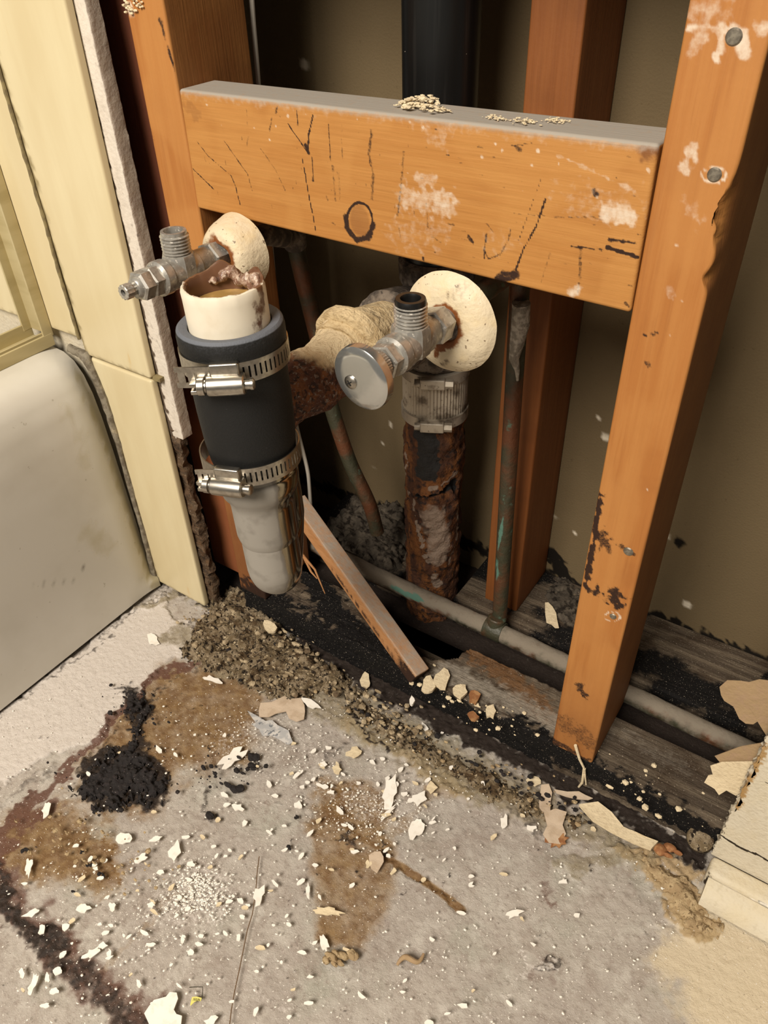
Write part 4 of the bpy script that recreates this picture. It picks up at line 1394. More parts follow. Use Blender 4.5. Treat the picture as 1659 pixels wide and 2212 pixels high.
# ---- hose clamps
def hose_clamp(z, r, label, toff, off, gap_az, tilt):
    c0 = FL(z) + V3(off)
    root = thing('hose_clamp', c0, label, 'hose clamp', 'steel hose clamps on the rubber coupling')
    ax = -CD + V3(tilt)
    ax /= np.linalg.norm(ax)
    f0 = V3((math.cos(gap_az), math.sin(gap_az), 0))
    f0 = f0 - ax * (f0 @ ax)
    f0 /= np.linalg.norm(f0)
    s0 = np.cross(ax, f0)           # to the right as seen by the viewer in front

    def P(a, rr, h):
        return c0 + (math.cos(a) * f0 + math.sin(a) * s0) * rr + ax * h
    H = .0062
    t = .0008
    # band ring as angular cells, some of them slotted
    mb = MB()
    cell = math.radians(2.0)
    a = math.radians(9)
    A = []
    while a < math.radians(351):
        slotted = math.radians(14) < a < math.radians(100)
        A.append((a, a + cell, slotted))
        a += cell
    for i, (a0, a1, sl) in enumerate(A):
        hs = [(-H, H)] if not (sl and i % 3 == 1) else [(-H, -H * .55), (H * .55, H)]
        for h0, h1 in hs:
            V = [P(a0, r, h0), P(a1, r, h0), P(a1, r, h1), P(a0, r, h1), P(a0, r + t, h0), P(a1, r + t, h0), P(a1, r + t, h1), P(a0, r + t, h1)]
            F = [(0, 3, 2, 1), (4, 5, 6, 7), (3, 7, 6, 2), (0, 1, 5, 4), (0, 4, 7, 3), (1, 2, 6, 5)]
            mb.add(V, F)
    # the part under the housing
    mb.add([P(-.2, r, -H), P(.2, r, -H), P(.2, r, H), P(-.2, r, H), P(-.2, r + t, -H), P(.2, r + t, -H), P(.2, r + t, H), P(-.2, r + t, H)],
           [(0, 3, 2, 1), (4, 5, 6, 7), (3, 7, 6, 2), (0, 1, 5, 4)])
    band = mb.build('band', M['steel'], root, angle=.3)
    # dark bottoms of the slots, and the loose tail of the strap
    mb = MB()
    tl = []
    for k in range(9):
        x = -.006 - toff * k / 8
        bow = .0026 + .0070 * (k / 8) ** 1.6
        tl.append(P(0, r, 0) + s0 * x + f0 * (bow - x * x / (2 * r) * .75))
    for k in range(8):
        hs = [(-H, H)] if k % 2 == 0 or k < 2 else [(-H, -H * .5), (H * .5, H)]
        m_ = lerp(tl[k], tl[k + 1], .42)
        segs = [(tl[k], tl[k + 1], [(-H, H)])] if len(hs) == 1 else [(tl[k], m_, [(-H, H)]), (m_, tl[k + 1], hs)]
        for qa, qb, hh in segs:
            for h0, h1 in hh:
                n_ = f0 * t
                V = [qa + ax * h0, qb + ax * h0, qb + ax * h1, qa + ax * h1, qa + ax * h0 + n_, qb + ax * h0 + n_, qb + ax * h1 + n_, qa + ax * h1 + n_]
                mb.add(V, [(0, 3, 2, 1), (4, 5, 6, 7), (3, 7, 6, 2), (0, 1, 5, 4), (0, 4, 7, 3), (1, 2, 6, 5)])
    mb.build('strap_tail', M['steel'], root, angle=.3)
    # saddle hooked over the band
    mb = MB()
    mb.box(P(0, r + .0018, .0040), (.0165, .0052, .0080), (s0, f0, ax), r=.0012)
    mb.build('saddle', M['steel'], root)
    hc = P(0, r + .0048, -.0042)
    mb = MB()
    # worm housing: rounded barrel
    prof = [(.0002, -.0105), (.0048, -.0105), (.0056, -.0098), (.0058, -.006), (.0058, .006), (.0056, .0098), (.0048, .0105), (.0002, .0105)]
    mb.lathe(prof, hc, s0, 28)
    mb.box(hc - f0 * .0022, (.0208, .0060, .0108), (s0, f0, ax), r=.001)
    mb.build('screw_housing', M['steel'], root)
    mb = MB()
    mb.lathe([(.0036, 0), (.0036, .0012), (.0050, .0014), (.0050, .0048), (.0046, .0052), (.0036, .0054)], hc - s0 * .0105, -s0, 24)
    e = hc - s0 * .0158
    for sg in (-1, 1):
        mb.box(e + ax * .0022 * sg - s0 * .0016, (.0040, .0064, .0024), (s0, f0, ax), r=.0004)
    mb.lathe([(.0030, 0), (.0030, .0030), (.0034, .0032), (.0034, .0048), (.0022, .0056)], hc + s0 * .0103, s0, 20)
    mb.build('screw', M['steel'], root)


gz = math.atan2(CAM_POS[1] + .13, CAM_POS[0] - .15)
hose_clamp(un(507, 757, 'y', -.13)[2], .0308, 'upper steel hose clamp with its screw across the middle of the black rubber coupling', .022, (0, 0, 0), gz - .22, (-.02, .02, 0))
hose_clamp(un(550, 975, 'y', -.13)[2], .0308, 'lower steel hose clamp around the bottom of the black rubber coupling above the chrome trap', .014, (-.0012, -.001, 0), gz - .50, (-.03, .03, 0))


# ---- shut-off valves
def valve(x, y0, z0, y1, z1, yo, handle, label):
    a, b = V3((x, y0, z0)), V3((x, y1, z1))
    D = (b - a) / np.linalg.norm(b - a)
    at = lambda y: a + (b - a) * ((y - y0) / (y1 - y0))
    L = lambda y: np.linalg.norm(at(y) - a)
    root = thing('shutoff_valve', at(yo), label, 'valve', 'angle stop valves below the blocking board')
    mm = M['chrome']
    mb = MB()
    mb.lathe([(.0072, -.016), (.0072, .004)], a, D, 24)
    mb.lathe([(.0108, .002), (.0118, .0032), (.0118, .0145), (.0108, .0157)], a, D, 6, ph=.3)          # inlet nut
    mb.build('inlet_nut', mm, root)
    mb = MB()
    s = L(yo)
    mb.lathe([(.0085, s - .031), (.0092, s - .029), (.0096, s - .014), (.0112, s - .012), (.0112, s + .012), (.0104, s + .0145)], a, D, 32)
    mb.lathe([(.0118, -.006), (.0122, -.004), (.0122, .009), (.0112, .0120), (.0100, .0126)], at(yo), (0, 0, 1), 8, ph=.39)
    mb.build('valve_body', mm, root)
    mb = MB()                                                                                              # threaded outlet
    pr = [(.0094, .010)]
    z = .0125
    while z < .0255:
        pr += [(.0088, z), (.0100, z + .0008), (.0100, z + .0012), (.0088, z + .0020)]
        z += .0022
    pr += [(.0090, z + .0008), (.0088, z + .0022), (.0068, z + .0022), (.0064, z - .0005), (.0064, .004)]
    mb.lathe(pr, at(yo), (0, 0, 1), 36, (False, True))
    mb.build('threaded_outlet', mm, root)
    zz = z + .0022
    mb = MB()
    if handle:
        mb.lathe([(.0090, zz - .006), (.0094, zz - .0035), (.0094, zz - .001), (.0088, zz + .0006), (.0062, zz + .0006), (.0056, zz - .001), (.0056, zz - .012)], at(yo), (0, 0, 1), 32, (False, True))
        mb.build('black_washer', M['black_ring'], root)
    else:
        mb.lathe([(.0063, zz - .012), (.0063, zz - .011)], at(yo), (0, 0, 1), 24)
        mb.build('outlet_bore', M['slot'], root)
    mb = MB()                                                                                              # bonnet, packing nut
    mb.lathe([(.0102, s + .013), (.0120, s + .0150), (.0120, s + .0215), (.0104, s + .0235)], a, D, 32)
    mb.lathe([(.0098, s + .0225), (.0108, s + .0235), (.0108, s + .0300), (.0098, s + .0312)], a, D, 6, ph=.25)
    mb.build('packing_nut', mm, root)
    e = L(y1)
    if handle:
        mb = MB()
        seg = 72
        V, F = [], []
        for r_, h in ((.0064, s + .031), (.0066, s + .032), (.0090, s + .0335), (.0090, e - .0085)):
            for k in range(seg):
                t = 2 * math.pi * k / seg
                U_, W_, _ = frame(D)
                V.append(a + D * h + (r_ + .0004 * (k % 2)) * (math.cos(t) * U_ + math.sin(t) * W_))
        F = [(i * seg + k, i * seg + (k + 1) % seg, (i + 1) * seg + (k + 1) % seg, (i + 1) * seg + k) for i in range(3) for k in range(seg)] + [tuple(range(3 * seg, 4 * seg))]
        mb.add(V, F)
        mb.build('handle_neck', mm, root)
        # oval handle as the photo shows its face
        seg = 120
        c = b
        face = []
        th0 = math.radians(57)
        for k in range(seg):
            t = 2 * math.pi * k / seg
            dx, dy = 75 * math.cos(t), 48 * math.sin(t)
            face.append(un(779 + dx * math.cos(th0) - dy * math.sin(th0), 818 + dx * math.sin(th0) + dy * math.cos(th0), 'y', y1))
        cc = sum(face) / seg
        V, F = [], []
        for sc_, off, kn in ((0.0, .0014, 0), (.35, .0013, 0), (.7, .0009, 0), (.93, .0003, 0), (1.0, -.0006, 0), (1.0, -.0022, 1), (1.0, -.0064, 1), (.94, -.0075, 0), (.5, -.0078, 0)):
            for k in range(seg):
                V.append(cc + (face[k] - cc) * (sc_ + (.012 if kn and k % 2 else 0)) + D * off)
        rows = 9
        for i in range(rows - 1):
            for k in range(seg):
                k2 = (k + 1) % seg
                F.append((i * seg + k, i * seg + k2, (i + 1) * seg + k2, (i + 1) * seg + k))
        F.append(tuple(range((rows - 1) * seg, rows * seg)))
        hd = link('handle', np.array(V), F, M['chrome_clean'], root, angle=.5)
        mb = MB()
        p = un(761, 823, 'y', y1) + D * .0012
        mb.lathe([(.0040, 0), (.0040, .0008), (.0030, .0016), (.0002, .0019)], p, D, 28)
        sc_ = mb.build('handle_screw', M['steel'], hd)
        U_, W_, _ = frame(D)
        mb = MB()
        for ang in (.6, .6 + math.pi / 2):
            w = math.cos(ang) * U_ + math.sin(ang) * W_
            mb.box(p + D * .0018, (.0036, .0007, .0008), (w, np.cross(D, w), D))
        mb.F = mb.F
        link('cross_slot', np.array(mb.V), mb.F, M['slot'], hd)
    else:
        mb = MB()
        mb.lathe([(.0092, s + .030), (.0102, s + .0315), (.0102, s + .0385), (.0088, s + .0400)], a, D, 6, ph=.1)
        mb.lathe([(.0075, s + .0395), (.0066, s + .0420), (.0058, s + .0428)], a, D, 24)
        mb.build('gland_nut', mm, root)
        mb = MB()
        seg = 24
        V, F = [], []
        U_, W_, _ = frame(D)
        for r_, h in ((.0042, s + .040), (.0042, e - .0066), (.0052, e - .0060), (.0052, e - .0005), (.0046, e), (.0022, e), (.0022, e - .003)):
            for k in range(seg):
                t = 2 * math.pi * k / seg
                V.append(a + D * h + (r_ - (.0005 if k % 2 and r_ > .003 else 0)) * (math.cos(t) * U_ + math.sin(t) * W_))
        F = [(i * seg + k, i * seg + (k + 1) % seg, (i + 1) * seg + (k + 1) % seg, (i + 1) * seg + k) for i in range(6) for k in range(seg)] + [tuple(range(6 * seg, 7 * seg))]
        mb.add(V, F)
        st = mb.build('splined_stem', mm, root)
        mb = MB()
        mb.lathe([(.0022, 0), (.0022, .0006)], b - D * .0028, D, 16)
        mb.build('stem_hole', M['slot'], st)


VRX, VLX = .228, .037
valve(VRX, -.022, .4305, -.112, .4326, -.0600, True, 'right chrome stop valve with an oval handle and black washer')
valve(VLX, -.018, .4362, -.112, .4408, -.0600, False, 'left chrome stop valve with bare stem and no handle')


# ---- white escutcheon plates
def escutcheon(c, D, R, dep, label, rust_px, marks):
    mb = MB()
    prof = [(.0100, .6 * dep), (.0104, .98 * dep), (.0112, 1.03 * dep), (.0135, 1.04 * dep)]
    for k in range(1, 13):
        t = k / 12
        prof.append((.0135 + (R - .0135) * t, dep * (1.04 - .10 * t - .86 * t ** 3.2)))
    prof += [(R + .0004, .03 * dep), (R, 0), (R - .0022, .0002), (R - .006, .15 * dep), (.016, .45 * dep)]
    mb.lathe(prof, c, D, 72, (False, False))
    V = np.array(mb.V)
    V = V + (np.stack([fbm(V + 3 * k, 160, 3) for k in range(3)], 1) - .5) * .0010
    rad = np.linalg.norm((V - c) - np.outer((V - c) @ D, D), axis=1)
    rust = .85 * sstep(.0185, .0115, rad + (fbm(V, 130, 3) - .5) * .010)
    rust = np.maximum(rust, paint(V, [([un(x, y, 'y', c[1] - dep * .7) for x, y in rust_px], .0045, 1, .004)], fbm(V, 200, 3)))
    mk = paint(V, [([un(x, y, 'y', c[1] - dep * .6) for x, y in L], w, s_, .004) for L, w, s_ in marks], fbm(V, 200, 3)) if marks else np.zeros(len(V))
    o = link('escutcheon', V, mb.F, M['white_esc'], None, {'rust': rust, 'mark': mk})
    tag(o, label, 'wall plate', 'white plates around the valve pipes')


escutcheon(un(972, 697, 'y', -.010), V3((0, -1, .02)) / np.linalg.norm((0, -1, .02)), .0335, .0085, 'large round stained white plate behind the right valve', [(950, 760), (975, 735)], [([(960, 785), (970, 770)], .004, .6), ([(975, 640), (1005, 620)], .006, .35), ([(1015, 770), (1020, 765)], .003, .5)])
escutcheon(un(522, 540, 'y', -.002), V3((0, -1, .03)) / np.linalg.norm((0, -1, .03)), 0.0270, .0230, 'round stained white plate behind the left valve under the board end', [(470, 530), (495, 560)], [])

# ---- supply pipes
RX, RY = un(1115, 700, 'y', .098)[0], .098
hz = .047
mb = MB()
mb.tube([V3((VRX, .02, .4295)), V3((VRX - .001, .06, .4285)), V3((RX, RY - .012, .4275))], .0074, 20)
mb2 = MB()
root = thing('copper_riser', (RX, RY, .06), 'green-stained copper riser pipe feeding the right valve', 'pipe')
mb.build('stub_out', M['copper'], root)
top_ = V3((RX, RY, .432))
bt = un(1079, 1335, 'y', RY)
mb = MB()
P = [lerp(top_, bt, t) for t in np.linspace(0, 1, 30)]
mb.tube(P, .0074, 20)
V = np.array(mb.V)
gr = paint(V, [([un(1075, 1260, 'y', RY - .007), un(1072, 1200, 'y', RY - .007), un(1085, 1130, 'y', RY - .007)], .0014, .8, .002)], fbm(V, 250, 3))
link('riser_tube', V, mb.F, M['copper'], root, {'green': gr})
mb = MB()
mb.lathe([(.0088, -.012), (.0096, -.011), (.0096, .010), (.0080, .013)], top_, (0, 0, 1), 24)
mb.tube(bez([top_ + V3((0, 0, -.006)), top_ + V3((0, 0, .004)), top_ + V3((0, -.014, .002)), top_ + V3((.001, -.026, -.003))], 10), .0098, 20, lump=.08)
mb.build('elbow_fitting', M['iron_dusty'], root)
mb = MB()
fl = [un(x, y, 'y', RY - .009) for x, y in [(1128, 655), (1124, 700), (1116, 740), (1112, 775), (1117, 800), (1118, 822)]]
mb.tube(fl, [.0075, .0068, .0055, .0038, .0022, .0012], 14, lump=.4, ls=160)
mb.build('flux_drip', M['flux'], root)

root = thing('copper_main', un(1000, 1330, 'z', hz), 'dusty horizontal copper pipe lying behind the front sole plate', 'pipe')
mb = MB()
hp = [V3((-.02, .094, hz + .002)), un(800, 1253, 'z', hz), un(930, 1302, 'z', hz), un(1079, 1352, 'z', hz), un(1220, 1436, 'z', hz), V3((.42, .0835, hz - .004)), V3((.62, .0835, hz - .006))]
hp[1][1], hp[2][1], hp[3][1], hp[4][1] = .090, .0885, .0875, .0855
hp[5][1] = .0845
fine = []
for i in range(len(hp) - 1):
    for k in range(10):
        fine.append(lerp(hp[i], hp[i + 1], k / 10))
fine.append(hp[-1])
mb.tube(fine, .0092, 24, lump=.16, ls=140)
V = np.array(mb.V)
gr = paint(V, [([un(850, 1275, 'z', hz + .006), un(905, 1300, 'z', hz + .006)], .008, .9, .006)], fbm(V, 250, 3))
link('pipe_tube', V, mb.F, M['copper'], root, {'dust': .45 + .55 * sstep(-.3, .6, (V[:, 2] - hz) / .009), 'green': gr})
mb = MB()
sp = un(1079, 1345, 'z', hz)
sp[1] = .0885
mb.lathe([(.0108, -.010), (.0112, -.009), (.0112, .009), (.0108, .010)], sp, fine[31] - fine[29], 24)
mb.lathe([(.0095, 0), (.0095, .014), (.0085, .015)], sp, bt - sp + V3((0, 0, .03)), 24)
mb.build('tee_fitting', M['copper'], root)

root = thing('copper_riser', un(640, 520, 'y', .09), 'greenish bent copper pipe behind the trap feeding the left valve', 'pipe')
lp = [un(634, 500, 'y', .085), un(640, 540, 'y', .09), un(664, 640, 'y', .092), un(690, 745, 'y', .096), un(712, 870, 'y', .1), un(755, 1000, 'y', .105), un(800, 1090, 'y', .108), un(815, 1150, 'y', .11)]
fine = []
for i in range(len(lp) - 1):
    for k in range(8):
        fine.append(lerp(lp[i], lp[i + 1], k / 8))
fine.append(lp[-1])
for _ in range(6):
    fine = [fine[0]] + [(fine[i - 1] + 2 * fine[i] + fine[i + 1]) / 4 for i in range(1, len(fine) - 1)] + [fine[-1]]
mb = MB()
mb.tube(fine, .0076, 18)
V = np.array(mb.V)
link('riser_tube', V, mb.F, M['copper'], root, {'green': np.zeros(len(V))})
mb = MB()
e0 = fine[1]
mb.lathe([(.0088, -.012), (.0098, -.011), (.0098, .012), (.0086, .013)], e0, fine[3] - fine[0], 22)
mb.tube([e0, e0 + V3((.006, -.02, .004)), V3((VLX, .03, .4355)), V3((VLX, .0, .436))], .0082, 18)
mb.build('elbow_fitting', M['iron_dusty'], root)

# ---- white cable stapled to the left stud
mb = MB()
cp = [un(541, -40, 'y', .09), un(546, 40, 'y', .09), un(553, 120, 'y', .09), un(558, 185, 'y', .09), un(568, 330, 'y', .09), un(580, 480, 'y', .09), un(592, 600, 'y', .09), un(598, 720, 'y', .093), un(640, 920, 'y', .092), un(666, 1020, 'y', .092), un(671, 1095, 'y', .093)]
fine = []
for i in range(len(cp) - 1):
    for k in range(8):
        fine.append(lerp(cp[i], cp[i + 1], k / 8))
fine.append(cp[-1])
for _ in range(4):
    fine = [fine[0]] + [(fine[i - 1] + 2 * fine[i] + fine[i + 1]) / 4 for i in range(1, len(fine) - 1)] + [fine[-1]]
mb.tube(fine, .0021, 10)
tag(mb.build('cable', M['wire']), 'thin white cable running down beside the left stud', 'cable')

# ================================================================== rubble, chips and dust
def floor_z(x, y):
    return .0035


def blob(mb, c, r, sq=.6, seed=0, sub=1):
    bm = bmesh.new()
    bmesh.ops.create_icosphere(bm, subdivisions=sub, radius=1.0)
    V = np.array([v.co[:] for v in bm.verts])
    F = [[v.index for v in f.verts] for f in bm.faces]
    bm.free()
    V = V * (.65 + .7 * fbm(V * 1.0 + seed * 3.7, 1.3, 2))[:, None]
    a = seed * 2.399
    ca, sa = math.cos(a), math.sin(a)
    V = V @ np.array([[ca, -sa, 0], [sa, ca, 0], [0, 0, 1]])
    V = V * r * np.array([1, .7 + .3 * math.sin(seed), sq])
    mb.add(V + V3(c), F)


def heap(name, poly_px, hmax, m, label, cat, z0=.0, res=.0016, ls=70, edge=.014, kind='stuff', base=None, rag=0.0):
    q = base if base is not None else [un(x, y, 'z', z0 + .002) for x, y in poly_px]
    lo, hi = np.min(q, 0), np.max(q, 0)
    xs, ys = np.arange(lo[0] - .004, hi[0] + .004, res), np.arange(lo[1] - .004, hi[1] + .004, res)
    X, Y = np.meshgrid(xs, ys, indexing='ij')
    P = np.stack([X.ravel(), Y.ravel(), np.full(X.size, z0)], 1)
    n, n2 = fbm(P + 3.3, ls, 4), fbm(P + 8.8, ls * 3.2, 3)
    d = dist_poly(P * [1, 1, 0], [V3((a[0], a[1], 0)) for a in q], True)
    s = np.where(inside2(P, q), d, -d) + (n2 - .5) * .018 + (n - .5) * .014 - rag * sstep(.42, .6, fbm(P + 1.7, 150, 4))
    h = hmax * sstep(0, edge, s) * (.25 + .9 * n + .55 * (n2 - .4))
    keep = s > -.0005
    P[:, 2] = z0 + h - .0012
    I = np.arange(len(P)).reshape(len(xs), len(ys))
    Q = np.stack([I[:-1, :-1], I[1:, :-1], I[1:, 1:], I[:-1, 1:]], -1).reshape(-1, 4)
    Q = Q[keep[Q].all(1)]
    used = np.unique(Q)
    mp = np.full(len(P), -1)
    mp[used] = np.arange(len(used))
    o = link(name, P[used], mp[Q], m, angle=3.2)
    tag(o, label, cat, None, kind)
    return o


heap('rubble_heap', [(400, 1370), (455, 1300), (500, 1262), (545, 1285), (590, 1330), (660, 1395), (740, 1455), (790, 1490), (760, 1515), (700, 1500), (640, 1515), (560, 1500), (500, 1470), (430, 1440), (385, 1410)],
     .016, M['heap'], 'heap of damp tan plaster rubble on the floor below the trap', 'rubble')
heap('rubble_ridge', [(760, 1490), (850, 1550), (960, 1610), (1080, 1670), (1190, 1730), (1280, 1775), (1240, 1790), (1130, 1760), (1010, 1700), (880, 1630), (790, 1570), (740, 1530)],
     .0075, M['heap'], 'low ridge of crumbled plaster along the front of the sole plate', 'rubble', ls=110)
heap('mould_clump', [(160, 1690), (205, 1640), (240, 1612), (300, 1590), (330, 1620), (368, 1680), (358, 1740), (318, 1752), (288, 1725), (250, 1750), (200, 1758), (165, 1722)],
     .008, M['char'], 'large black mouldy clump on the brown floor stain', 'mould', ls=120, edge=.008, rag=.012, res=.001)
heap('mould_clump', [(246, 1482), (300, 1480), (355, 1530), (325, 1560), (290, 1590), (268, 1535)], .0055, M['char'], 'smaller black mouldy clump at the edge of the pale floor strip', 'mould', ls=120, edge=.007, rag=.010, res=.001)
heap('mud_patch', [(1330, 1840), (1400, 1840), (1470, 1880), (1520, 1930), (1560, 2000), (1530, 2030), (1470, 2010), (1440, 1940), (1390, 1890)], .008, M['mud'],
     'dried tan mud patch on the floor before the drywall corner', 'mud', ls=90)
heap('cavity_rubble', [(700, 1130), (760, 1080), (870, 1090), (900, 1180), (860, 1240), (790, 1230), (720, 1190)], .02, M['rubble'], 'grey rubble lying on the back sole plate behind the trap', 'rubble', z0=.038, ls=60)
heap('cavity_rubble', [(1170, 1280), (1220, 1230), (1260, 1270), (1240, 1360), (1190, 1340)], .008, M['rubble'], 'dark debris beside the foot of the rear stud', 'rubble', z0=.038, ls=90)


# small crumbs nobody could count
def crumbs(name, region, n, r0, r1, m, label, cat, z=.002, h=.0):
    mb = MB()
    for k in range(n):
        a, b, w = region[rng.integers(len(region))]
        t = rng.random()
        x, y = a[0] + (b[0] - a[0]) * t + rng.normal() * w, a[1] + (b[1] - a[1]) * t + rng.normal() * w * .7
        p = un(x, y, 'z', z)
        r = r0 + (r1 - r0) * rng.random() ** 2.5
        p[2] = z + r * .25 + h * rng.random()
        if p[1] > -.002 and z < .03:
            continue
        blob(mb, p, r, .55, k, 1)
    o = link(name, np.array(mb.V), mb.F, m, angle=.4)
    tag(o, label, cat, None, 'stuff')


crumbs('plaster_crumbs', [((420, 1380), (560, 1330), 30), ((480, 1420), (700, 1480), 32), ((560, 1360), (700, 1440), 24), ((700, 1480), (900, 1590), 26)], 520, .0008, .0046, M['crumb'],
       'cream plaster crumbs spread over the rubble below the trap', 'crumbs', .004, .010)
crumbs('dark_crumbs', [((420, 1350), (640, 1480), 34), ((700, 1480), (1000, 1640), 24), ((160, 1680), (350, 1700), 40), ((250, 1500), (330, 1560), 22), ((430, 1690), (560, 1650), 26), ((1000, 1640), (1300, 1780), 16)], 300, .0008, .0038, M['char'],
       'black crumbs of rot spread along the sole plate and the mould', 'crumbs', .003, .006)
crumbs('brown_crumbs', [((420, 1330), (700, 1480), 36), ((760, 1520), (1250, 1770), 26), ((100, 1780), (300, 1900), 50)], 240, .0008, .0034, M['mud'], 'brown crumbs among the rubble on the floor', 'crumbs', .003, .006)
crumbs('plate_crumbs', [((880, 1440), (1060, 1560), 26), ((960, 1500), (1150, 1580), 26), ((1290, 1620), (1480, 1780), 40)], 90, .0006, .0034, M['chip_cream'], 'cream crumbs lying on the front sole plate', 'crumbs', .039)


def fine_dust(name, n, m, label):
    V, F = [], []
    for k in range(n):
        u = rng.random()
        if u < .22:
            x, y = 425 + rng.normal() * 42, 1925 + rng.normal() * 30
        elif u < .34:
            x, y = 800 + rng.normal() * 70, 1745 + rng.normal() * 40
        elif u < .44:
            x, y = 590 + rng.normal() * 90, 1610 + rng.normal() * 50
        elif u < .52:
            x, y = 350 + rng.normal() * 80, 1975 + rng.normal() * 60
        else:
            x, y = rng.uniform(0, 1640), rng.uniform(1450, 2212)
            if y < 1800 and (x > 600 + (y - 1450) * 1.9):
                continue
        p = un(x, y, 'z', .0025)
        if p[1] > -.006 or p[0] > .485 or p[0] < -.145:
            continue
        r = .00022 + .0012 * rng.random() ** 3.6
        a = rng.random() * 6.3
        k0 = len(V)
        el = .35 + .6 * rng.random()
        for j in range(5):
            t = a + j * 1.2566
            lx, ly = math.cos(t - a) * r, math.sin(t - a) * r * el
            V.append((p[0] + lx * math.cos(a) - ly * math.sin(a), p[1] + lx * math.sin(a) + ly * math.cos(a), .0022))
        V.append((p[0], p[1], .0022 + r * .55))
        for j in range(5):
            F.append((k0 + j, k0 + (j + 1) % 5, k0 + 5))
    o = link(name, np.array(V), F, m, smooth=False)
    tag(o, label, 'dust', None, 'stuff')


fine_dust('plaster_dust', 7500, M['chip'], 'fine white plaster dust and specks over the whole floor')


# individual chips
def chip(name, x, y, w, h, ang, m, label, cat='plaster chip', group=None, z=.0035, th=.0009, tilt=.0, rag=.28, curl=.0, n=11):
    """irregular flake drawn by its outline in the photo and laid on the floor"""
    a = math.radians(ang)
    pts = []
    ph = rng.random() * 6
    for k in range(n):
        t = 2 * math.pi * k / n
        r = 1 + rag * (rng.random() - .5) * 2
        dx, dy = .5 * w * r * math.cos(t), .5 * h * r * math.sin(t)
        pts.append(un(x + dx * math.cos(a) - dy * math.sin(a), y + dx * math.sin(a) + dy * math.cos(a), 'z', z))
    o = scrap(name, pts, m, th, label, cat, (curl, 60) if curl else (.0008, 90), group, n=(0, 0, 1))
    return o


